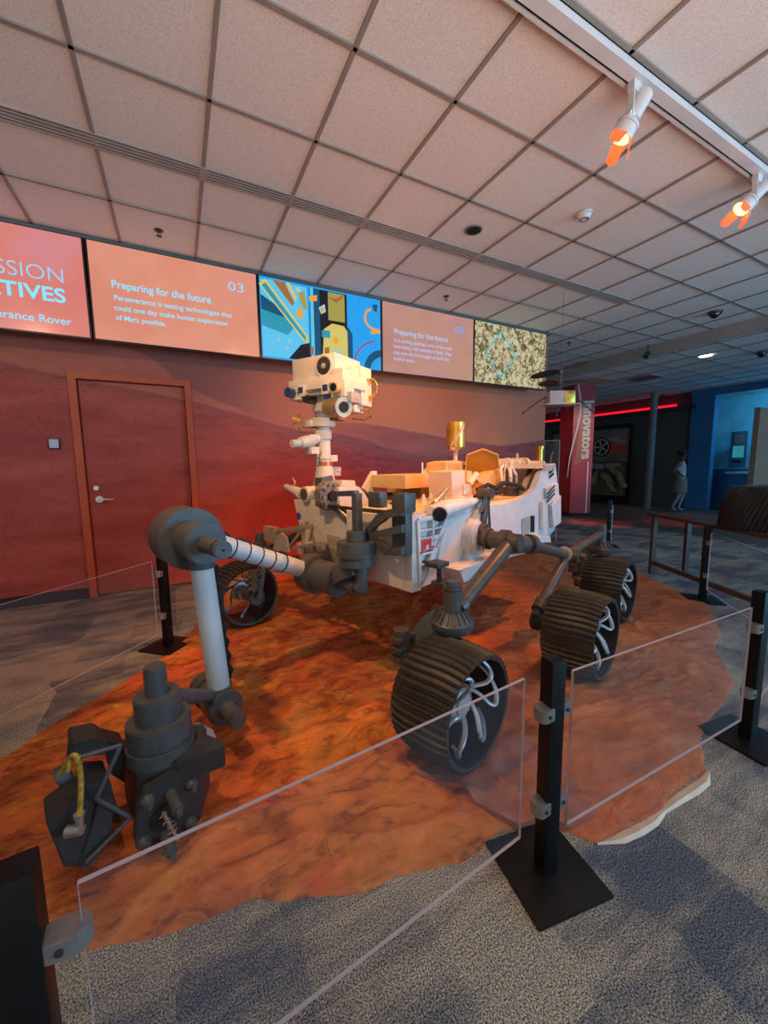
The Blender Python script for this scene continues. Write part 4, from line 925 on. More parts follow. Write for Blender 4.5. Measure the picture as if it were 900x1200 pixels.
for x0, y0, x1, y1 in ((347, 452, 356, 464), (376, 449, 385, 461), (388, 447, 404, 464), (339, 458, 352, 468)):
    g = B(); hpx(g, x0, y0, x1, y1, -.05, .06); part(g, 'camera_block', cream, hd)
g = B(); hpx(g, 356, 450, 376, 462, .0, .10); part(g, 'camera_mount', noisy('mount_grey', (.3, .28, .28), (.4, .38, .38), 20, .5), hd)
for x0, y0, x1, y1 in ((349, 454, 354.5, 460), (377.5, 451, 383.5, 457.5)):
    g = B(); hpx(g, x0, y0, x1, y1, -.054, -.049, .001); part(g, 'camera_lens', bluelens, hd)
q = HF(395.5, 455, -.05); g = B(); g.cyl(q, q-ey*.045, .034, seg=22); part(g, 'camera_barrel', ochre, hd)
g = B(); g.cyl(q-ey*.045, q-ey*.049, .026, seg=18); part(g, 'camera_lens', lens, hd)
q = HF(391, 453, -.05); g = B(); g.cyl(q, q-ey*.03, .020, seg=18); part(g, 'camera_lens', bluelens, hd)
q = HF(343, 461, -.05); g = B(); g.cyl(q, q-ey*.05, .034, seg=18); part(g, 'camera_lens', bluelens, hd)
q = HF(361.5, 468, -.0); g = B(); g.cyl(q+ey*.06, q-ey*.03, .030, seg=18); part(g, 'camera_lens', lens, hd)
g = B(); hpx(g, 384, 462, 412, 471, -.02, .10); part(g, 'side_tray', noisy('tray_grey', (.3, .3, .3), (.4, .4, .4), 20, .45, .3), hd)
g = B(); q = HF(384, 465, -.025); g.cyl(q, q-ey*.012, .024, seg=18); part(g, 'camera_lens', bluelens, hd)
# viewer's right-hand side stack, on the head's left flank
g = B(); hbox(g, -.055, .10, .12, .30, -.27, -.075, .008); hbox(g, -.075, .08, .20, .34, -.33, -.06, .006); hbox(g, -.04, .08, .16, .28, -.38, -.26, .006); part(g, 'side_housing', cream, hd)
g = B(); q = HP(-.066, .20, -.19); g.cyl(q, q-ex*.014, .03, seg=18); part(g, 'side_port', copper, hd)
g = B(); g.cyl(HP(-.045, .07, -.12), HP(-.045, .07, -.34), .020, seg=14); part(g, 'side_post', noisy('post_grey', (.25, .22, .18), (.33, .3, .25), 9, .45), hd)
a, b = HF(386, 477, .03), HF(405, 478, .02); b = b-ey*.05; dd = (b-a).normalized()
g = B(); g.cyl(a, b, .062, .058, 22)
for k in range(5): q = a.lerp(b, .08+k*.18); g.cyl(q, q+dd*.012, .070, seg=22)
g.cyl(b, b+dd*.035, .066, seg=22); bl = part(g, 'baffle_motor', noisy('brass_dark', (.33, .25, .14), (.46, .36, .2), 12, .4, .4), hd)
g = B(); g.cyl(b+dd*.034, b+dd*.040, .036, seg=20); part(g, 'motor_bore', hole, hd)
g = B(); g.prism([HF(365, 482, .06), HF(366, 476, .06), HF(372, 463, .06), (HF(378, 460, .06)), HF(384, 466, .06), HF(386, 482, .06)], ey*.10, .006); part(g, 'neck_yoke', cream, hd)
g = B()
for k in range(3): g.tube([HP(-.065, .27+k*.02, -.14-.02*k), HP(-.12, .30, -.14), HP(-.145, .31, -.18), HP(-.135, .31, -.24), HP(-.06, .30, -.27-.02*k)], .006, 6)
for k in range(2): g.tube([HP(-.03, .24+k*.02, -.36), HP(-.09, .26, -.36), HP(-.11, .27, -.41), HP(-.06, .26, -.43), HP(.02, .22, -.42)], .006, 6)
part(g, 'head_cable', yellow, hd)
g = B(); hpx(g, 386, 486, 397, 492, .03, .12); part(g, 'copper_tab', copper, hd)

# ---- deck housing behind mast
g = B(); pts = [RY(x, y, -.12) for x, y in ((396, 571), (421, 570), (428, 578), (436, 592), (441, 602), (436, 613), (424, 622), (400, 622))]; g.prism(pts, (0, -.28, 0), .006); dh = part(g, 'sloped_housing', cream)
g = B(); pts = [RY(x, y, -.10) for x, y in ((449, 590), (450, 598), (438, 628), (426, 636), (424, 632), (436, 620))]; g.prism(pts, (0, -.1, 0)); part(g, 'curved_lip', cream, dh)
g = B(); pts = [RY(x, y, -.3) for x, y in ((400, 571), (400, 563), (416, 563), (418, 571))]; g.prism(pts, (0, -.2, 0), .004); part(g, 'housing_lid', cream, dh)
g = B(); pts = [RY(x, y, -.25) for x, y in ((426, 572), (437, 552), (442, 552), (441, 578), (433, 580))]; g.prism(pts, (0, -.03, 0), .003); fin = part(g, 'triangular_fin', cream)
g = B(); g.cyl(RY(441, 558, -.25), RY(456, 563, -.25), .008, seg=8); g.cyl(RY(441, 562, -.25), RY(457, 567, -.25), .008, seg=8); g.cyl(RY(440, 560, -.25), RY(446, 561, -.25), .018, seg=10); part(g, 'fin_prong', cream, fin)
g = B(); g.bb((.45, -.5, 1.02), (.15, -.1, 1.06), .004); part(g, 'deck_tray', dark, dk)
g = B(); g.bb((-.35, -.55, 1.02), (-.85, .1, 1.14), .01); g.bb((-.05, -.5, 1.02), (-.3, -.1, 1.1), .006); part(g, 'deck_case', ochre, dk)

# ---- arm bracket on the front plate
g = B(); PXB = .93
def bxr(x, y, v=PXB): return RX(x, y, v)
g.bb(V((.875, bxr(459, 0+600).y, bxr(467, 650).z)), V((.93, bxr(475, 600).y, bxr(467, 583).z)), .004)
q0, q1 = bxr(433, 594, .93), bxr(446, 577, .93); g.bb(V((.88, q0.y, q0.z)), V((.94, q1.y, q1.z)), .003)
q0, q1 = bxr(461, 600, .96), bxr(475, 579, .96); g.bb(V((.88, q0.y, q0.z)), V((.965, q1.y, q1.z)), .003)
for pp_ in (((424, 630), (446, 602), (460, 596), (475, 596), (475, 604), (457, 606), (440, 619), (437, 630)), ((422, 628), (475, 614), (475, 624), (448, 629), (424, 638)), ((434, 633), (446, 631), (459, 643), (475, 640), (475, 650), (456, 650))):
    g.prism([RX(x, y, .94) for x, y in pp_], (.03, 0, 0), .003)
g.beam(RX(424, 631, .95), RX(420, 632, 1.03), .06, .07, V((1, 0, 0)), .003)
br = part(g, 'arm_bracket', grey)
for x, y in ((466, 590), (470, 612), (470, 636)):
    q = bxr(x, y, .932); g = B(); g.cyl(q, q+V((.012, 0, 0)), .008, seg=8); part(g, 'bolt', dark, br)
# ---- robotic arm
arm = bpy.data.objects.new('robotic_arm', None); C.objects.link(arm); arm.parent = rover
def apart(g, n, m): return g.build(n, m, arm)
sa = RX(418, 645, 1.03)
AX, AY = 1.03, sa.y
zz = lambda y: RX(418, y, 1.03).z
g = B(); g.cyl((AX, AY, zz(634)), (AX, AY, zz(622)), .055, bev=.003); g.cyl((AX, AY, zz(651)), (AX, AY, zz(634)), .108, bev=.004); g.cyl((AX, AY, zz(662)), (AX, AY, zz(651)), .098, bev=.004); g.cyl((AX+.01, AY+.045, zz(690)), (AX+.01, AY+.045, zz(660)), .036)
apart(g, 'shoulder_joint', grey)
g = B(); a, b = RX(419, 624, 1.03), RX(418, 578, 1.03); g.beam(a, b, .042, .042, bev=.003); c = RX(396, 581, 1.03); g.beam(b, V((c.x, c.y, b.z-.01)), .035, .03, bev=.003); apart(g, 'cable_post', grey)
SX, SZ_ = 1.05, .615
g = B(); cy_ = lambda y0, y1_, rr: g.cyl((SX, y0, SZ_), (SX, y1_, SZ_), rr, seg=40, bev=.005)
cy_(-.09, .01, .122); cy_(.0, .22, .094); cy_(.2, .375, .038); cy_(.37, .385, .034); cy_(.385, .42, .038)
g.beam((SX, .22, SZ_+.03), (AX, AY+.02, SZ_+.11), .12, .10, V((0, 1, 0)), .006)
apart(g, 'shoulder_drum', grey)
EX, EZ, FY = 1.80, .955, .21
g = B(); UY = .02
a = V((SX, UY-.07, SZ_)); b = V((EX, UY+.0, EZ+.01)); g.cyl(a, b, .050, .052, 32); ua = apart(g, 'upper_arm', armwhite)
g = B()
for t in (.30, .40, .50, .60, .70, .80, .88):
    p = a.lerp(b, t); dd = (b-a).normalized(); g.cyl(p, p+dd*.006, .054, seg=28)
apart(g, 'cable_tie', hole)
g = B(); up_ = V((0, 0, 1)); pts = []
for k in range(40):
    t = .12+.8*k/39; p = a.lerp(b, t)+V((0, -.028, .052+.006*math.sin(k*1.1))); pts.append(p)
g.tube(pts, [.015+.004*math.sin(k*.9) for k in range(40)], 8); g.tube([p+V((0, .02, -.002)) for p in pts], .010, 6); apart(g, 'cable_bundle', hole)
g = B(); cy_ = lambda y0, y1_, rr, seg=56, bv=.005: g.cyl((EX, y0, EZ), (EX, y1_, EZ), rr, seg=seg, bev=bv)
cy_(-.05, .12, .141); cy_(.10, .285, .088); cy_(.27, .425, .036); cy_(.425, .437, .032); cy_(.437, .465, .037)
g.cyl((EX, FY, EZ-.115), (EX, FY, EZ-.04), .054)
ej = apart(g, 'elbow_joint', grey)
g = B(); g.cyl((EX, .465, EZ), (EX, .467, EZ), .005, seg=10); apart(g, 'elbow_cap_hole', hole)
WX, WZ = 1.765, .20
g = B(); g.cyl((EX, FY, EZ-.10), (WX, FY+.02, WZ+.05), .0475, .0475, 32); apart(g, 'forearm', armwhite)
g = B(); pts = []
for k in range(44):
    t = k/43; pts.append(V((EX+(WX-EX)*t-.062, FY-.01, EZ-.12-(EZ-WZ-.2)*t)))
g.tube(pts, [.014+.007*math.sin(k*1.15) for k in range(44)], 8); apart(g, 'cable_bundle', hole)
g = B(); cy_ = lambda y0, y1_, rr: g.cyl((WX, y0, WZ), (WX, y1_, WZ), rr, seg=36, bev=.005)
cy_(.04, .12, .080); cy_(.10, .22, .070); cy_(.20, .30, .078); cy_(.28, .40, .036); cy_(.40, .408, .033); cy_(.408, .425, .036)
g.cyl((WX, FY+.02, WZ+.03), (WX, FY+.02, WZ+.085), .06, .055)
apart(g, 'wrist_joint', grey)
# ---- turret
tu = bpy.data.objects.new('tool_turret', None); C.objects.link(tu); tu.parent = rover
def tpart(g, n, m): return g.build(n, m, tu)
TY = .48; TX = RY(186, 840, TY).x
def tz(y): return RY(186, y, TY).z
g = B(); g.cyl((TX, TY, tz(812)), (TX, TY, tz(778)), .036, bev=.004); g.cyl((TX, TY, tz(840)), (TX, TY, tz(811)), .073, bev=.004); g.cyl((TX, TY, tz(838)), (TX, TY, tz(834)), .066)
g.cyl((TX, TY, tz(864)), (TX, TY, tz(839)), .103, bev=.004); g.cyl((TX, TY, tz(882)), (TX, TY, tz(864)), .108, bev=.004)
g.cyl((WX+.03, .24, WZ+.05), (TX-.03, TY-.03, tz(824)), .028, .03)
tpart(g, 'turret_spindle', grey)
zt = tz(878)

TB = .03
g = B(); tq = [RZ(x, y, zt) for x, y in ((160, 908), (228, 889), (242, 850), (140, 866))]; g.prism([V((p.x, p.y, TB)) for p in tq], (0, 0, zt-TB), .006); bdy = tpart(g, 'turret_body', dark)
g = B(); tq = [RZ(x, y, zt+.01) for x, y in ((204, 885), (206, 896), (263, 876), (263, 868), (238, 858))]; g.prism([p-V((0, 0, .075)) for p in tq], (0, 0, .075), .004); tpart(g, 'side_arm', dark)
# faceplate: on plane yl = .575
FYP = .61
fp = [(157, 985), (160, 940), (168, 925), (205, 903), (222, 902), (236, 912), (235, 940), (228, 975), (215, 998), (172, 1000)]
g = B(); pts = [RY(x, y, FYP) for x, y in fp]; lowz = min(p.z for p in pts); pts = [V((p.x, FYP-.02, max(p.z, .02))) for p in pts]
g.prism(pts, (0, .028, 0), .003); tpart(g, 'drill_faceplate', dark)
def fpn(x, y, off=.0): 
    p = RY(x, y, FYP+off); return V((p.x, FYP+off, max(p.z, .03)))
g = B(); g.cyl(fpn(192, 955), fpn(192, 955)+V((0, .012, 0)), .045); tpart(g, 'drill_recess', hole)
for x, y in ((172, 937), (223, 917), (168, 985), (222, 962)):
    g = B(); p = fpn(x, y); g.cyl(p, p+V((0, .03, 0)), .024, .015, 16); g.cyl(p+V((0, .03, 0)), p+V((0, .045, 0)), .008, seg=10); tpart(g, 'faceplate_screw', grey)
g = B(); p = fpn(199, 928); g.cyl(p, p+V((.0, .085, -.012)), .017); g.cyl(p+V((0, .085, -.012)), p+V((0, .10, -.015)), .009); tpart(g, 'guide_pin', grey); g = B(); p = fpn(192, 975); g.cyl(p, p+V((0, .085, -.012)), .017); g.cyl(p+V((0, .085, -.012)), p+V((0, .105, -.015)), .009); tpart(g, 'guide_pin', grey)
g = B(); p = fpn(190, 950); q = p+V((-.01, .13, -.02)); g.cyl(p, q, .007, .004, 10)
for k in range(14):
    t = .15+k*.055; c = p.lerp(q, t); a = k*1.9; g.cyl(c, c+V((.017*math.cos(a), .004, .017*math.sin(a))), .003, .001, 6)
tpart(g, 'drill_bit', noisy('drill_steel', (.35, .27, .2), (.5, .42, .35), 60, .3, .6))
# left instrument: faceted boxes
def tp(x, y, v): return RY(x, y, v+.09)
g = B(); pts = [V((p.x, p.y, max(p.z, .018))) for p in (tp(52, 940, .40), tp(88, 915, .40), tp(103, 918, .40), tp(108, 985, .40), tp(76, 1000, .40))]
g.prism([tp(50, 935, .36), tp(92, 905, .36), tp(105, 915, .36), tp(90, 985, .36), tp(70, 985, .36)], (0, .12, 0), .004)
li = tpart(g, 'instrument_case', dark)
g = B(); g.prism([tp(112, 932, .44), tp(130, 928, .44), tp(130, 940, .44), tp(124, 975, .44), tp(100, 1008, .46), tp(90, 1000, .44)], (0, .045, 0), .004); tpart(g, 'instrument_wedge', dark)
g = B(); g.prism([tp(90, 893, .30), tp(120, 890, .30), tp(133, 935, .30), (tp(98, 935, .30))], (0, .14, 0), .004); tpart(g, 'instrument_base', dark)
g = B(); g.prism([tp(79, 852, .25), tp(108, 846, .25), tp(120, 854, .25), tp(118, 864, .25), tp(79, 868, .25)], (0, .12, 0), .004); g.cyl(tp(84, 868, .32), tp(81, 888, .32), .009); g.cyl(tp(112, 864, .3), tp(112, 880, .3), .012); g.prism([tp(116, 852, .25), tp(140, 858, .25), tp(140, 900, .25), tp(124, 890, .25)], (0, .10, 0), .004); tpart(g, 'instrument_hood', dark)
g = B(); g.cyl(tp(68, 912, .34), tp(82, 903, .34), .032, .03, 20); g.cyl(tp(66, 913, .34), tp(69, 911, .34), .026); tpart(g, 'side_motor', grey)
g = B()
for a, b in (((88, 889), (142, 873)), ((142, 873), (113, 936)), ((113, 936), (153, 958)), ((153, 958), (101, 1010)), ((142, 873), (138, 880))):
    pa, pb = tp(*a, .50), tp(*b, .50); pa.z = max(pa.z, .02); pb.z = max(pb.z, .02); g.cyl(pa, pb, .0065, seg=10)
tpart(g, 'truss_rod', grey)
g = B(); cps = [tp(80, 903, .50), tp(82, 889, .50), tp(86, 885, .51), tp(91, 889, .52), tp(94, 905, .52), tp(95, 925, .52), tp(94, 945, .52), tp(93, 955, .52)]; g.tube(smooth(cps), .0075, 10); g.tube(smooth([tp(70, 908, .42), tp(75, 900, .44), tp(79, 890, .46), tp(84, 886, .5)]), .006, 8); tpart(g, 'yellow_hose', yellow)
g = B(); g.cyl(tp(93, 953, .52), tp(93, 957, .52), .014); g.cyl(tp(93, 957, .52), tp(94, 975, .52), .011); g.cyl(tp(80, 974, .5), tp(96, 972, .53), .018, .014); tpart(g, 'hose_fitting', steel)
# silver polygon instrument behind on the right
g = B(); a = 1.90; pts = [tp(x, y, .22) for x, y in ((208, 872), (212, 852), (232, 846), (247, 852), (253, 868), (248, 905), (238, 912))]; g.prism(pts, (0, .03, 0), .003); tpart(g, 'foil_shield', noisy('foil_pale', (.5, .46, .42), (.7, .66, .62), 14, .3, .4))
g = B()
for a, b in (((206, 864), (238, 850)), ((238, 850), (223, 876)), ((223, 876), (206, 864)), ((205, 852), (238, 850))): g.cyl(tp(*a, .30), tp(*b, .30), .006, seg=8)
tpart(g, 'shield_frame', dark)

# ================================================================== BARRIERS
Acr = mat('acrylic_clear'); nt = Acr.node_tree; nt.nodes.remove(nt.nodes['Principled BSDF'])
out = nt.nodes['Material Output']; tb = nd(Acr, 'ShaderNodeBsdfTransparent'); tb.inputs['Color'].default_value = (.95, .95, .955, 1)
gl = nd(Acr, 'ShaderNodeBsdfGlossy'); gl.inputs['Roughness'].default_value = .03; df_ = nd(Acr, 'ShaderNodeBsdfDiffuse'); df_.inputs['Color'].default_value = (.75, .72, .75, 1)
lw = nd(Acr, 'ShaderNodeLayerWeight'); lw.inputs['Blend'].default_value = .5; pw = nd(Acr, 'ShaderNodeMath', operation='POWER'); pw.inputs[1].default_value = 4; lk(Acr, lw.outputs['Facing'], pw.inputs[0]); fr = nd(Acr, 'ShaderNodeMath', operation='MULTIPLY_ADD'); fr.inputs[1].default_value = .25; fr.inputs[2].default_value = .012; lk(Acr, pw.outputs[0], fr.inputs[0])
m1 = nd(Acr, 'ShaderNodeMixShader'); lk(Acr, fr.outputs[0], m1.inputs[0]); lk(Acr, tb.outputs[0], m1.inputs[1]); lk(Acr, gl.outputs[0], m1.inputs[2])
m2 = nd(Acr, 'ShaderNodeMixShader'); m2.inputs[0].default_value = .014; lk(Acr, m1.outputs[0], m2.inputs[1]); lk(Acr, df_.outputs[0], m2.inputs[2]); lk(Acr, m2.outputs[0], out.inputs['Surface'])
edgem = mat('acrylic_edge', (.48, .42, .46), .3)
def panel(p0, p1, label, z0=.12, z1=.645, th=.009):
    p0 = V((*p0, 0)); p1 = V((*p1, 0)); d = p1-p0; L = d.length; e = empty('clear_barrier', p0, math.atan2(d.y, d.x), label, 'barrier', 'clear acrylic barrier panels')
    g = B(); g.quadf([(0, -th/2, z0), (L, -th/2, z0), (L, -th/2, z1), (0, -th/2, z1)]); g.quadf([(0, th/2, z0), (0, th/2, z1), (L, th/2, z1), (L, th/2, z0)])
    g.mi = 1
    for a, b in (((0, z0), (L, z0)), ((L, z0), (L, z1)), ((L, z1), (0, z1)), ((0, z1), (0, z0))): g.quadf([(a[0], -th/2, a[1]), (b[0], -th/2, b[1]), (b[0], th/2, b[1]), (a[0], th/2, a[1])])
    g.build('sheet', [Acr, edgem], e); return e
clampm = noisy('clamp_metal', (.26, .26, .24), (.32, .315, .29), 40, .35, .6)
def post(x, y, rz, label, H_=.705, plate=.133, clamps=(), w=.025):
    e = empty('barrier_post', (x, y, 0), rz, label, 'barrier post', 'black square barrier posts')
    B().bb((-w, -w, .012), (w, w, H_), .003).build('upright', black, e)
    B().bb((-plate, -plate, 0), (plate, plate, .012), .003).build('base_plate', plateblk, e)
    for ang, zc in clamps:
        d = V((math.cos(ang-rz), math.sin(ang-rz), 0)); s_ = V((-d.y, d.x, 0)); g = B()
        pts = []
        for k in range(9): a = -PI/2+PI*k/8; pts.append(d*(w+.022+.028*math.cos(a)*.6)+s_*(.024*math.sin(a)))
        pts = [d*(w*.6)+s_*.024, d*(w*.6)-s_*.024]+pts
        pts = [p+V((0, 0, zc-.02)) for p in pts]; g.prism(pts, (0, 0, .04), .002)
        c = g.build('panel_clamp', clampm, e)
        for sg in (-1, 1): g = B(); q = d*(w+.014)+s_*.024*sg+V((0, 0, zc)); g.cyl(q, q+s_*.004*sg, .006, seg=12); g.build('set_screw', dark, c)
    return e
def ang(a, b): return math.atan2(b[1]-a[1], b[0]-a[0])
P = dict(N=(-.33, .695), M=(.945, .735), R=(2.245, .70), X=(3.30, .86), Q=(4.235, 1.73), S=(5.78, 3.62), L=(-.14, 3.11), K=(-.93, 2.26))
Hs = (.545, .24)
def cl(*dirs): return [(a, h) for a in dirs for h in Hs]
post(*P['M'], -.167, 'black square barrier post on a large base plate, in the centre foreground', clamps=cl(ang(P['M'], (-.18, .69)), ang(P['M'], P['R'])))
post(*P['R'], ang(P['M'], P['R'])-.1, 'black square barrier post at the right edge of the photo beside the mat corner', clamps=cl(ang(P['R'], P['M']), ang(P['R'], P['X'])))
post(*P['Q'], ang(P['X'], P['Q']), 'black square barrier post in front of the brown table', clamps=cl(ang(P['Q'], P['X'])), plate=.133)
post(*P['S'], ang(P['Q'], P['S']), 'black square barrier post farthest away, behind the rear rover wheel', clamps=cl(ang(P['S'], (5.3, 2.75))), plate=.133)
post(*P['L'], ang(P['K'], P['L']), 'black square barrier post at left behind the arm elbow, before the door', clamps=cl(ang(P['L'], P['K'])), H_=.69)
def mid(a, b, t): return (a[0]+(b[0]-a[0])*t, a[1]+(b[1]-a[1])*t)
def inset(a, b, d=.075):
    L = math.dist(a, b); return mid(a, b, d/L), mid(a, b, 1-d/L)
panel((-.178, .690), (.868, .772), 'clear acrylic panel across the foreground, left of the centre post')
panel(*inset(P['M'], P['R'], .085), 'clear acrylic panel between the centre post and the right edge post')
panel(*inset(P['R'], P['X']), 'clear acrylic panel starting at the right edge post and leaving the photo')
panel(*inset(P['X'], P['Q']), 'clear acrylic panel right of the post before the brown table')
panel((5.74, 3.55), (5.3, 2.75), 'clear acrylic panel farthest away behind the rear wheel')
panel(*inset(P['K'], P['L'], .085), 'clear acrylic panel at far left in front of the door')
# foreground left post, cropped by the frame
nx, ny = -.252, .70
e = empty('barrier_post', (nx, ny, 0), .08, 'black square barrier post cut off at the lower left corner', 'barrier post', 'black square barrier posts')
B().bb((-.027, -.027, .012), (.027, .027, .70), .004).build('upright', black, e)
B().bb((-.133, -.133, 0), (.133, .133, .012), .003).build('base_plate', plateblk, e)
zN = atd(80, 1092, math.hypot(-.215, .695)).z
for zc in (zN, zN-.30):
    dv = V((-.168, .690, 0))-V((nx, ny, 0)); aa = math.atan2(dv.y, dv.x)-.08; d = V((math.cos(aa), math.sin(aa), 0)); s_ = V((-d.y, d.x, 0)); g = B(); n0 = .026
    pts = []
    for k in range(11): a = -PI/2+PI*k/10; pts.append(d*(n0+.038+.024*math.cos(a))+s_*(.021*math.sin(a)))
    for k in range(9): a = PI/2+PI*k/8; pts.append(d*(n0+.010+.016*math.cos(a))+s_*(.021*math.sin(a)))
    g.prism([p+V((0, 0, zc-.017)) for p in pts], (0, 0, .034), .0015); c = g.build('panel_clamp', clampm, e)
    g = B(); q = d*(n0+.025)-s_*.021+V((0, 0, zc)); g.cyl(q, q-s_*.003, .006, seg=12); g.build('set_screw', dark, c)
# tall clear sheet behind the tail
q = PZ(652, 612)
dq = (q-V((0, 0, 0))).normalized(); base = V((5.75, 4.28, 0))
ge = empty('acrylic_screen', base, 0, 'tall clear acrylic screen standing behind the rover tail before the red column', 'screen')
w1 = PX(656, 560, 5.95)
tl = None
a = atd(638, 516, 7.0); b = atd(656, 516, 7.0); ge.location = (a.x, a.y, 0); ztop = b.z
g = B(); dvec = V((b.x-a.x, b.y-a.y, 0)); nn = V((dvec.y, -dvec.x, 0)).normalized()*.006
g.quadf([V((0, 0, 0)), dvec, dvec+V((0, 0, ztop)), V((0, 0, ztop))]); g.mi = 1
g.beam((0, 0, ztop), dvec+V((0, 0, ztop)), .008, .008); g.beam(dvec+V((0, 0, .004)), dvec+V((0, 0, ztop)), .008, .008); g.beam((0, 0, .004), (0, 0, ztop), .008, .008)
g.build('sheet', [Acr, edgem], ge)

# ================================================================== HELICOPTER
hp = atd(656, 466, 5.35)
heli = empty('suspended_helicopter', hp, 0, 'small four-bladed helicopter drone model hung from the ceiling before the red column', 'model helicopter')
def hl(px, py, dd=0): return atd(px, py, 5.35+dd)-hp
carb = noisy('carbon_blade', (.03, .022, .02), (.05, .035, .03), 9, .45)
rd = V((r0.x, r0.y, 0)); fdv = V((f.x, f.y, 0)).normalized()
g = B(); M3 = Matrix((rd, fdv, V((0, 0, 1)))).transposed(); zb = hl(656, 474).z; ztp = hl(656, 459).z; wl = hl(640, 466); wr = hl(672, 466); cxx = (wl+wr)/2
wbx = (wr-wl).length
g.box(cxx+V((0, 0, (zb+ztp)/2))-V((0, 0, cxx.z)), (wbx, .17, ztp-zb), M3, .004); g.build('fuselage', noisy('fuselage_grey', (.35, .33, .36), (.4, .38, .42), 9, .5), heli)
g = B(); g.box(cxx+rd*wbx*.28+V((0, 0, (zb+ztp)/2-cxx.z)), (wbx*.42, .18, (ztp-zb)*.96), M3, .004); g.build('foil_panel', gold, heli)
g = B(); g.box(cxx+V((0, 0, zb-cxx.z-.006)), (wbx*1.3, .2, .008), M3); g.build('base_tray', salm, heli)
g = B(); tp_ = hl(659, 418); g.cyl((cxx.x, cxx.y, ztp), (cxx.x, cxx.y, tp_.z-.1), .012, seg=10); 
for z in (hl(659, 436).z, hl(659, 448).z): g.cyl((cxx.x, cxx.y, z-.02), (cxx.x, cxx.y, z+.02), .028, seg=12)
g.cyl((cxx.x, cxx.y, hl(659, 455).z), (cxx.x, cxx.y, ztp+.02), .03, seg=12); g.build('rotor_shaft', bronze, heli)
g = B(); g.cyl((cxx.x, cxx.y, tp_.z-.1), (cxx.x, cxx.y, CZ-hp.z), .0015, seg=6); g.build('hanging_wire', dark, heli)
def blade(pa, pb, zc):
    g = B(); c = V((cxx.x, cxx.y, zc)); pb = V(pb); d = (pb-c); L = d.length; d.normalize(); s_ = V((0, 0, 1)).cross(d).normalized()
    ws = [(.06, .016), (.14, .045), (.4, .065), (.75, .055), (1, .025)]; top = []; bot = []
    for t, w in ws: top.append(c+d*L*t+s_*w+V((0, 0, w*.45))); bot.append(c+d*L*t-s_*w-V((0, 0, w*.45)))
    g.prism(top+bot[::-1], (0, 0, .006)); g.build('rotor_blade', carb, heli)
zu, zl = hl(659, 435).z, hl(659, 447).z
blade(0, hl(688, 424, .35), zu); blade(0, hl(622, 442, -.1), zu)
blade(0, hl(724, 447, -.25), zl); blade(0, hl(632, 452, .4), zl)
g = B(); 
for px_, py_, dd in ((613, 484, -.1), (697, 484, .1)):
    e_ = hl(px_, py_, dd); st_ = V((cxx.x, cxx.y, zu-.06 if False else ztp+.03)); g = B(); g.tube([st_, st_.lerp(e_, .6)+V((0, 0, .02)), e_], .007, 8); g.sph(e_, .014); g.build('landing_leg', carb, heli)
for px_, py_, dd in ((652, 487, -.35), (664, 478, .5)):
    e_ = hl(px_, py_, dd); st_ = V((cxx.x, cxx.y, zb)); g = B(); g.tube([st_, e_], .007, 8); g.sph(e_, .014); g.build('landing_leg', carb, heli)

# ================================================================== RED COLUMN
cred = noisy('column_red', (.38, .012, .015), (.44, .016, .02), 3, .4)
cA = PZ(653, 599); cB = PZ(667, 604); cD = PZ(690, 602)
k_ = 1.0
col = empty('red_column', (cB.x, cB.y, 0), 0, 'tall red column with the word Innovators running down it and a white swoosh', 'column')
rA = V((cA.x-cB.x, cA.y-cB.y, 0)); rD = V((cD.x-cB.x, cD.y-cB.y, 0))
print('column', cA, cB, cD)
LA = .75; LD = .85
# orthogonal pair: face toward the camera follows the ray-perpendicular direction
bt = V((cB.x, cB.y, 0)).normalized(); pr = V((bt.y, -bt.x, 0))
dD = (pr*.97+bt*.25).normalized(); dA = (-pr*.75+bt*.66).normalized()
# solve lengths so the edges fall where surveyed
def reach(d, px):
    rr_ = ray(px, 600); n = V((rr_.y, -rr_.x, 0)); return -(V((cB.x, cB.y, 0)).dot(n))/d.dot(n)
LD = reach(dD, 691); LA = reach(dA, 652)
g = B(); q1 = dD*LD; q2 = dA*LA
g.prism([V((0, 0, .06)), q1+V((0, 0, .06)), q1+q2+V((0, 0, .06)), q2+V((0, 0, .06))], (0, 0, CL-.061)); g.build('shaft', cred, col)
g = B(); s9 = [v*.97 for v in (V(), q1, q1+q2, q2)]; g.prism([p+bt*.03 for p in s9], (0, 0, .06)); g.build('plinth', hole, col)
nD = V((dD.y, -dD.x, 0)); 
if nD.dot(bt) > 0: nD = -nD
def cp(px, py):
    P0 = V((cB.x, cB.y, 0)); d = ray(px, py); t = (P0+nD*.004-O).dot(nD)/d.dot(nD); return O+d*t-V((cB.x, cB.y, 0))
g = B(); sw = [(674, 429), (677, 446), (680, 465), (680.5, 482), (677, 500), (672, 518), (668, 535), (664.5, 560)]
wd = [1.6, 1.9, 2.2, 2.2, 2.0, 1.7, 1.4, .3]
for k in range(len(sw)-1):
    (x0, y0), (x1, y1_) = sw[k], sw[k+1]; g.prism([cp(x0-wd[k]/2, y0), cp(x0+wd[k]/2, y0), cp(x1+wd[k+1]/2, y1_), cp(x1-wd[k+1]/2, y1_)], nD*.003)
g.build('swoosh', noisy('swoosh_white', (.6, .5, .5), (.65, .55, .55), 9, .5), col)
a = cp(690, 540); g = B(); a1 = cp(688.6, 541); a2 = cp(689.8, 541); a3 = cp(687, 601); a4 = cp(685.8, 601); g.prism([a1, a2, a3, a4], nD*.003); g.build('edge_strip', noisy('strip_pale', (.7, .6, .6), (.75, .65, .65), 9, .5), col)
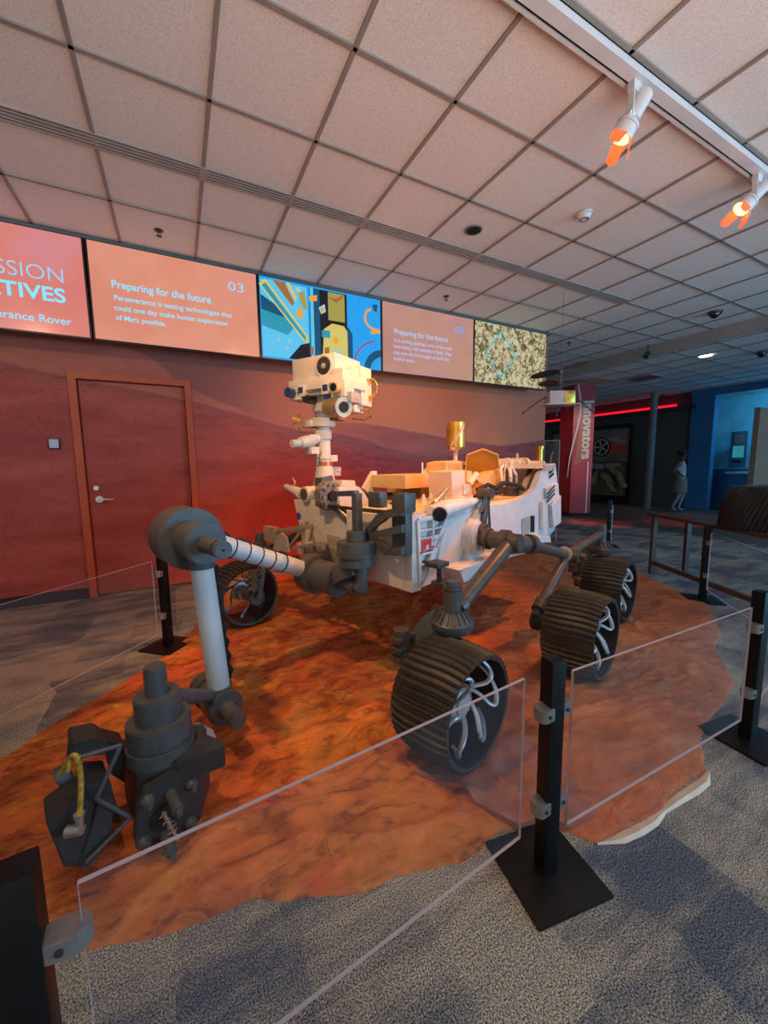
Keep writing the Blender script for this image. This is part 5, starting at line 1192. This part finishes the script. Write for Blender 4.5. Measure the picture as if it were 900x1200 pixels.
g = B(); g.prism([cp(681, 470), cp(694, 468), cp(690, 536), cp(672, 546), cp(680, 500)], nD*.002); g.build('rust_panel', noisy('rust_band', (.42, .10, .03), (.46, .12, .04), 5, .45), col)
t0 = cp(684.6, 470); dn = (cp(681.2, 538)-t0)
Ltx = dn.length
tt = text('column_lettering', 'Innovators', 1.0, Matrix(), noisy('lettering_cream', (.62, .58, .5), (.68, .63, .55), 9, .5), col, .004, off=.028)
xs_ = [v.co.x for v in tt.data.vertices]; sc_ = Ltx/(max(xs_)-min(xs_))
tt.data.transform(basis(t0+nD*.006, (0, 0, -1), dD) @ Matrix.Scale(sc_, 4) @ Matrix.Translation((-min(xs_), 0, 0)))

# ================================================================== HALL BEYOND
HX = 12.3
dgrey = noisy('wall_charcoal', (.062, .060, .052), (.072, .068, .06), 3, .7)
q = PZ(815, 598); HY = PX(810, 500, HX).y
zred0 = PX(760, 480, HX).z
struct(B().bb((HX, HY, 0), (HX+.2, 13.8, zred0-.02)).build('wall_far', dgrey))
struct(B().bb((HX-.01, HY, zred0), (HX+.2, 13.8, CL+.01)).build('wall_far_upper', noisy('wall_maroon', (.13, .02, .025), (.15, .025, .03), 3, .6)))
ls = tag(B().bb((HX-.10, HY+.35, zred0-.015), (HX-.07, 13.5, zred0+.045)).build('led_strip', mat('red_led', (.5, 0, 0), .4, 0, (1, .01, .03), 1.1)), 'long glowing red light strip along the dark far wall', 'light strip')
struct(B().bb((HX-.12, HY-.1, zred0-.13), (HX, 13.6, zred0-.02)).build('trim_5', dark))
# display case
e = empty('display_case', (HX, 0, 0), 0, 'dark display case with a red sports car picture above chrome engine parts, beyond the column', 'display case')
yl_, yr_ = PX(692, 540, HX).y, PX(737, 540, HX).y
zt1, zt2 = PX(715, 503, HX).z, PX(715, 541, HX).z; zb1 = PX(715, 578, HX).z
cp2 = lambda px, py, off=0: V((-off, PX(px, py, HX-off).y, PX(px, py, HX-off).z))
g = B(); g.bb((-.06, yr_-.1, zt1), (-.0, yl_+1.5, zt1+.12)); g.bb((-.06, yr_-.06, max(.02, zb1-.1)), (0, yr_, zt1)); g.bb((-.12, yr_-.1, .01), (0, yl_+1.5, .25)); g.build('case_frame', hole, e)
g = B(); g.bb((-.02, yr_, zt2), (-.005, yl_+1.5, zt1)); g.build('poster', noisy('poster_grey', (.16, .14, .11), (.26, .23, .19), 2, .6), e)
g = B(); g.prism([cp2(692, 531, .03), cp2(700, 530, .03), cp2(733, 531, .03), cp2(738, 527, .03), cp2(735, 522, .03), cp2(728, 520, .03), cp2(718, 516, .03), cp2(708, 513, .03), cp2(692, 515, .03)], (-.012, 0, 0)); g.build('car_picture', noisy('car_red', (.5, .05, .02), (.6, .08, .03), 4, .35), e)
g = B(); g.prism([cp2(708, 514, .045), cp2(722, 512, .045), cp2(736, 519, .045), cp2(728, 520, .045), cp2(718, 516.5, .045)], (-.004, 0, 0)); g.build('car_window', noisy('car_window', (.3, .3, .27), (.36, .35, .32), 4, .3), e)
wc = cp2(705, 524, .05); g = B(); g.cyl(wc, wc-V((.01, 0, 0)), .30, seg=28); g.build('car_tyre', hole, e)
g = B(); g.cyl(wc-V((.01, 0, 0)), wc-V((.014, 0, 0)), .045, seg=12)
for k in range(5): a = 2*PI*k/5; g.beam(wc-V((.013, 0, 0)), wc+V((-.013, .23*math.cos(a), .23*math.sin(a))), .05, .01, V((1, 0, 0)))
g.lathe(wc-V((.010, 0, 0)), (-1, 0, 0), [(0, .22), (.006, .22), (.006, .26), (0, .26)], 28); g.build('car_rim', noisy('rim_pale', (.5, .48, .4), (.55, .52, .45), 4, .3), e)
brass = noisy('engine_bronze', (.20, .16, .09), (.45, .38, .24), 2.5, .4, .3)
g = B(); g.bb((-.25, yr_+.02, .25), (-.01, yl_+1.5, zt2-.05), .01); g.build('engine_block', noisy('engine_dark', (.05, .04, .025), (.2, .17, .1), 1.6, .5), e)
g = B(); g.tube([cp2(706, 556, .3), cp2(713, 560, .3), cp2(717, 568, .3), cp2(718, 577, .3)], .13, 12); g.tube([cp2(716, 548, .3), cp2(724, 556, .3), cp2(732, 572, .3)], .10, 12); g.tube([cp2(694, 566, .3), cp2(703, 552, .3)], .10, 12); g.build('engine_pipe', brass, e)
g = B(); g.bb((-.26, cp2(733, 545).y, zt2-.16), (-.02, cp2(692, 545).y, zt2-.04)); g.build('engine_shelf', brass, e)
g = B(); c = cp2(701, 547, .28); g.bb(c+V((-.02, -.2, -.08)), c+V((.01, .2, .08))); c = cp2(716, 547, .28); g.bb(c+V((-.02, -.15, -.05)), c+V((.01, .15, .06))); g.build('engine_plate', noisy('plate_teal', (.1, .2, .2), (.5, .48, .42), 5, .4), e)
# pole
q = PZ(757, 589); q = V((11.3, 0, 0)); pp0 = PX(760, 588, 11.3)
e = tag(B().cyl((0, 0, 0), (0, 0, CL-.0), .085, seg=24).build('steel_pole', noisy('pole_grey', (.16, .15, .15), (.2, .19, .19), 4, .45)), 'plain grey pole standing before the dark far wall', 'pole')
e.location = (11.3, PX(760, 570, 11.3).y, .0)
# wall washer glow lamp
p = PX(776, 478, HX-.25)
wl_ = empty('wall_washer', (HX-.25, p.y, CL), 0, 'small downlight throwing a yellow glow on the dark far wall', 'ceiling light')
B().cyl((0, 0, 0), (0, 0, -.04), .05, seg=16).build('housing', dark, wl_)
sl_ = bpy.data.lights.new('wall_washer_lamp', 'SPOT'); sl_.energy = 9; sl_.color = (1, .75, .3); sl_.spot_size = 1.3; sl_.spot_blend = .9; sl_.shadow_soft_size = .05
so = bpy.data.objects.new('wall_washer_lamp', sl_); C.objects.link(so); so.parent = wl_; so.location = (0, 0, -.06); so.rotation_euler = (0, .35, 0)
# blue room
blued = noisy('blue_wall_deep', (.02, .12, .26), (.03, .15, .30), 2, .6)
bluel = noisy('blue_wall_light', (.16, .48, .62), (.24, .60, .74), 3, .5)
y812, y835 = PX(812, 530, HX).y, PX(834, 530, HX).y
struct(B().bb((HX-.05, y835, 0), (HX+.15, HY+.0, CL)).build('wall_blue', blued))
BXX = 14.2
struct(B().bb((BXX, -3, 1.05), (BXX+.1, 8, CL)).build('wall_blue_back', bluel))
struct(B().bb((BXX-.02, -3, 0), (BXX+.1, 8, 1.05)).build('wall_blue_back_lower', blued))
struct(B().bb((HX-.1, -4, CL-.16), (HX+.05, HY, CL)).build('trim_6', blued))
tag(B().bb((BXX-.03, 0, 0), (BXX-.015, 1.6, .14)).build('blue_stripe', mat('stripe_blue', (.02, .05, .5), .5, 0, (.02, .06, .9), .5)), 'deep blue stripe sign on the lit blue wall right of the kiosk', 'sign')
bs = bpy.data.objects['blue_stripe']; q0 = PX(868, 515, BXX); bs.location = (0, q0.y-1.6, q0.z-.07)
# kiosk
kx = 12.9
ka, kb = PX(857, 506, kx), PX(873, 548, kx)
k_d = PX(848, 530, kx).y
e = empty('wall_kiosk', (kx, 0, 0), 0, 'tall blue information kiosk with small screens mounted over the desk', 'kiosk')
kz0, kz1 = kb.z, ka.z
g = B(); g.bb((0, kb.y, kz0), (.9, ka.y, kz1), .01); g.build('cabinet', noisy('kiosk_blue', (.05, .14, .2), (.07, .17, .24), 4, .4), e)
ky = lambda t: ka.y+(kb.y-ka.y)*t
kz = lambda t: kz1+(kz0-kz1)*t
g = B(); g.bb((-.012, ky(.25), kz(.10)), (0, ky(.78), kz(.34))); g.build('photo_panel', noisy('kiosk_photo', (.25, .16, .16), (.4, .3, .3), 12, .4), e)
g = B(); g.bb((-.012, ky(.2), kz(.40)), (0, ky(.85), kz(.72))); g.build('touch_screen', mat('kiosk_screen', (.02, .1, .12), .2, 0, (.03, .30, .38), .6), e)
g = B(); g.bb((-.012, ky(.2), kz(.80)), (0, ky(.7), kz(.86))); g.build('card_slot', hole, e)
# desk
da, db = PX(852, 551, 12.6), PX(888, 556, 12.6)
e = empty('information_desk', (12.6, 0, 0), 0, 'pale-topped blue desk below the kiosk', 'desk')
zt_ = PX(870, 553, 12.6).z
B().bb((-.1, db.y, zt_-.05), (.9, da.y, zt_), .005).build('desk_top', noisy('desk_pale', (.3, .6, .7), (.4, .7, .8), 4, .3), e)
g = B(); g.prism([V((0, da.y-.05, 0)), V((0, db.y, 0)), V((0, db.y, zt_-.05)), V((0, da.y-.05, zt_-.05))], (.7, 0, 0)); g.build('desk_body', blued, e)
# partition
pg = V((10.2, 0, 0)); y0, y1_ = PX(887, 530, 10.2).y, PX(940, 530, 10.2).y; zt_ = PX(887, 479, 10.2).z
e = empty('partition_panel', (10.2, (y0+y1_)/2, 0), 0, 'cream freestanding partition with a tan edge at the right edge', 'partition')
hw_ = (y0-y1_)/2
B().bb((-.03, -hw_, 0), (.03, hw_, zt_)).build('board', noisy('partition_cream', (.50, .48, .40), (.54, .52, .44), 3, .6), e)
B().bb((-.035, hw_, 0), (.035, hw_+.09, zt_+.02)).build('edge_trim', noisy('partition_tan', (.20, .13, .08), (.24, .16, .1), 3, .6), e)

# ---- table with ribbed drum
wood = noisy('dark_wood', (.060, .026, .016), (.09, .038, .022), 8, .4)
L1, L2 = PZ(763, 672), PZ(803, 671)
uv = V((-.486, -.874, 0)); dv = V((.874, -.486, 0)); TZ = .70
e = empty('side_table', (L1.x, L1.y, 0), 0, 'long dark wooden table with slim brown legs beyond the barrier', 'table')
g = B(); c0_ = -uv*.06; g.prism([c0_-dv*.05, uv*1.9-dv*.05, uv*1.9+dv*.46, c0_+dv*.46], (0, 0, .03)); o = g.build('tabletop', wood, e); o.location = (0, 0, TZ-.03)
for a in (V(), dv*.38, uv*1.7, uv*1.7+dv*.38):
    g = B(); g.beam(a+V((0, 0, .001)), a+V((0, 0, TZ-.03)), .045, .045, uv); g.build('leg', wood, e)
g = B(); g.beam(V((0, 0, .13)), uv*1.7+V((0, 0, .13)), .03, .045, V((0, 0, 1))); g.build('stretcher', wood, e)
# drum: dark ribbed wheel shell lying on the table
dc = V((L1.x, L1.y, 0))+uv*1.08+dv*.26
cpx = None
e = empty('ribbed_drum', (dc.x, dc.y, TZ), 0, 'black ribbed wheel-shaped drum resting on the dark table at the right edge', 'wheel model')
g = B(); NR = 60; vv = []
for j, (h_, rr) in enumerate(((0, .34), (.1, .335), (.2, .32), (.3, .295), (.355, .27))):
    row = []
    for k in range(NR*4):
        a = 2*PI*k/(NR*4)+h_*.9; r2 = rr+(.012 if k % 4 == 0 else 0); row.append(g.bm.verts.new((r2*math.cos(a), r2*math.sin(a), h_)))
    vv.append(row)
for a, b in zip(vv, vv[1:]):
    for k in range(NR*4): k2 = (k+1) % (NR*4); g.bm.faces.new((a[k], a[k2], b[k2], b[k]))
g.bm.faces.new(vv[0]); g.bm.faces.new(vv[-1]); g.build('ribbed_shell', noisy('drum_black', (.012, .012, .012), (.02, .02, .02), 8, .35), e)
g = B(); g.lathe((0, 0, .35), (0, 0, 1), [(0, .24), (.012, .24), (.012, .18), (0, .18)], 32); g.build('top_ring', dark, e)

# ---- person
def person(loc, rz, scale):
    e = empty('person', loc, rz, 'person walking right in a white t-shirt and beige shorts before the blue corner', 'person')
    J = [((0, 0, .93), .115), ((0, 0, 1.10), .115), ((0, 0, 1.28), .125), ((0, 0, 1.40), .085), ((.01, 0, 1.47), .05), ((.02, 0, 1.55), .06), ((.03, 0, 1.65), .085), ((.03, 0, 1.74), .06)]
    ed = [(i, i+1) for i in range(7)]
    def add(par, chain):
        for c, rr in chain: J.append((c, rr)); ed.append((par, len(J)-1)); par = len(J)-1
    add(0, [((.04, .09, .88), .085), ((.12, .09, .5), .055), ((.02, .09, .12), .038), ((.03, .09, .05), .036), ((.15, .09, .03), .03)])
    add(0, [((-.03, -.09, .88), .085), ((-.02, -.09, .5), .055), ((-.16, -.09, .16), .038), ((-.18, -.09, .09), .036), ((-.08, -.09, .03), .03)])
    add(2, [((0, .17, 1.36), .05), ((-.12, .22, 1.14), .038), ((.10, .2, 1.05), .03), ((.15, .19, 1.04), .026)])
    add(2, [((0, -.17, 1.36), .05), ((-.16, -.22, 1.16), .038), ((-.02, -.25, 1.02), .03), ((.03, -.25, 1.0), .026)])
    me = bpy.data.meshes.new('body'); me.from_pydata([c for c, _ in J], ed, []); o = bpy.data.objects.new('body', me); C.objects.link(o)
    md = o.modifiers.new('s', 'SKIN'); md.use_smooth_shade = True
    for i, (c, rr) in enumerate(J): me.skin_vertices[0].data[i].radius = (rr, rr); 
    me.skin_vertices[0].data[0].use_root = True
    o.modifiers.new('u', 'SUBSURF').render_levels = 1; o.modifiers['u'].levels = 1
    dg = bpy.context.evaluated_depsgraph_get(); dg.update(); m2 = bpy.data.meshes.new_from_object(o.evaluated_get(dg)); bpy.data.objects.remove(o)
    skin = mat('skin', (.10, .05, .03), .6); shirt = mat('shirt', (.5, .52, .52), .8); shorts = mat('shorts', (.22, .18, .13), .8); sock = mat('trousers', (.25, .3, .34), .8)
    m2.materials.clear()
    for q in (skin, shirt, shorts, sock): m2.materials.append(q)
    for pz in m2.polygons:
        c = pz.center; pz.use_smooth = True
        pz.material_index = 3 if c.z < .52 and c.z > .0 else 2 if c.z < .98 and abs(c.y) < .19 else 1 if c.z < 1.44 and (abs(c.y) < .19 or c.z > 1.2) else 0
    b = bpy.data.objects.new('body', m2); C.objects.link(b); b.parent = e
    g = B(); g.sph((.0, 0, 1.69), .105, (1.0, .85, 1.0)); g.sph((-.07, 0, 1.72), .07); g.build('hair', mat('hair', (.01, .008, .007), .8), e)
    g = B(); g.lathe((0, 0, .55), (0, 0, 1), [(0, .17), (.2, .17), (.42, .14), (.42, .12), (0, .155)], 20); o = g.build('shorts', shorts, e)
    g = B(); g.sph((.118, 0, 1.63), .016); g.sph((.03, .09, 1.63), .02, (.7, .4, 1)); g.sph((.03, -.09, 1.63), .02, (.7, .4, 1)); g.build('face_features', skin, e)
    e.scale = (scale,)*3; return e
pg = PZ(795, 598); pdir = V((pg.x, pg.y, 0)).normalized(); hgt = atd(797, 526, V((pg.x, pg.y)).length if False else math.hypot(pg.x, pg.y)).z
person((pg.x*.985, pg.y*.985, .005), math.atan2(-pdir.x, pdir.y)+.25, hgt/1.79*.985)

# ================================================================== LIGHTS
def spot(name, loc, aim, en, col, size, blend=.5, soft=.04, parent=None):
    l = bpy.data.lights.new(name, 'SPOT'); l.energy = en; l.color = col; l.spot_size = size; l.spot_blend = blend; l.shadow_soft_size = soft
    o = bpy.data.objects.new(name, l); C.objects.link(o); d = V(aim)-V(loc); o.rotation_euler = d.to_track_quat('-Z', 'Y').to_euler(); o.location = loc; return o
def area(name, loc, aim, en, col, sx, sy, spread=PI):
    l = bpy.data.lights.new(name, 'AREA'); l.energy = en; l.color = col; l.shape = 'RECTANGLE'; l.size = sx; l.size_y = sy; l.spread = spread
    o = bpy.data.objects.new(name, l); C.objects.link(o); d = V(aim)-V(loc); o.rotation_euler = d.to_track_quat('-Z', 'Y').to_euler(); o.location = loc; return o
def rw(x, y, z): return OR+FW*x+LF*y+V((0, 0, z))
_, s1p, s1d = tracklight((2.25, ry_, CZ-.04), rw(.3, .1, 1.1), 'white cylindrical track spotlight with glowing orange barn doors, nearer the centre of the photo')
_, s2p, s2d = tracklight((3.70, ry_, CZ-.04), rw(-.2, .1, 1.1), 'white cylindrical track spotlight with glowing orange barn doors, at the right edge of the photo')
ORG = (1, .30, .05)
spot('track_lamp', s1p+s1d*.12, rw(.25, -.15, 1.1), 230, ORG, 1.0, .5)
spot('track_lamp', s2p+s2d*.12, rw(-.35, .0, 1.1), 190, ORG, 1.15, .6)
spot('track_lamp', (.9, ry_-.0, CZ-.25), (2.5, 4.7, 1.35), 200, (1, .42, .16), 1.3, .8)  # assumed lamp on the track out of view, washing the mural orange
spot('track_lamp', (-.35, ry_, CZ-.25), (1.0, 2.3, .5), 150, (1, .56, .26), 1.3, .8)  # assumed lamp on the track out of view, warming mast and mat
spot('track_lamp', (-1.6, ry_, CZ-.25), (-1.0, 4.7, 1.2), 60, (1, .52, .34), 1.7, .7)  # assumed lamp farther along the unseen track, for the left wall
area('added_daylight_fill', (7.0, -4.8, 1.7), (1.6, 1.5, .9), 430, (.22, .60, 1), 5, 2.4)  # unseen area light; cool daylight assumed from behind right, no window modelled
area('added_daylight_fill', (-3.5, -4.5, 1.7), (0, 2, 1.0), 36, (.9, .93, 1), 5, 2.4)  # unseen weak area light added behind left as a pale fill
area('ceiling_fill', (.8, -2.6, .4), (.9, -1.0, 3.3), 165, (1, .77, .66), 7, 2.8, 2.0)  # unseen upward area light added to brighten the ceiling
# hall lights
for px_ in (700, 793):
    q = PZ(px_, 612.5); spot('red_floor_fill', (q.x, q.y, CL-.1), (q.x, q.y, 0), 170, (1, .07, .03), .5, .6)  # unseen spots added to lay a red glow on the hall floor
area('assumed_blue_room_lamp', (13.1, 3.0, CL-.25), (14.2, 3.6, 1.6), 42, (.15, .62, 1), 2.5, .3)  # unseen area light, assumed source of the cyan light in the blue room
area('far_ceiling_blue_fill', (13.4, 2.6, 2.0), (12.0, 3, 3.1), 14, (.05, .35, 1), 1.5, .3)  # unseen area light added to tint the far ceiling blue
spot('column_fill', (7.2, 3.6, CL-.05), (cB.x, cB.y, 1.6), 160, (1, .75, .6), .7, .8)  # unseen spot added to brighten the red column
spot('assumed_helicopter_lamp', (4.2, ry_, CZ-.2), tuple(hp), 40, (1, .6, .25), .35, .5)  # unseen lamp, assumed source of the glow on the helicopter foil
world = bpy.data.worlds.new('world'); bpy.context.scene.world = world; world.use_nodes = True
bg = world.node_tree.nodes['Background']; bg.inputs[0].default_value = (.88, .90, 1.0, 1); bg.inputs[1].default_value = .12
sc = bpy.context.scene
sc.view_settings.view_transform = 'Standard'; sc.view_settings.look = 'None'; sc.view_settings.gamma = 1; sc.view_settings.exposure = .13; sc.view_settings.use_curve_mapping = False
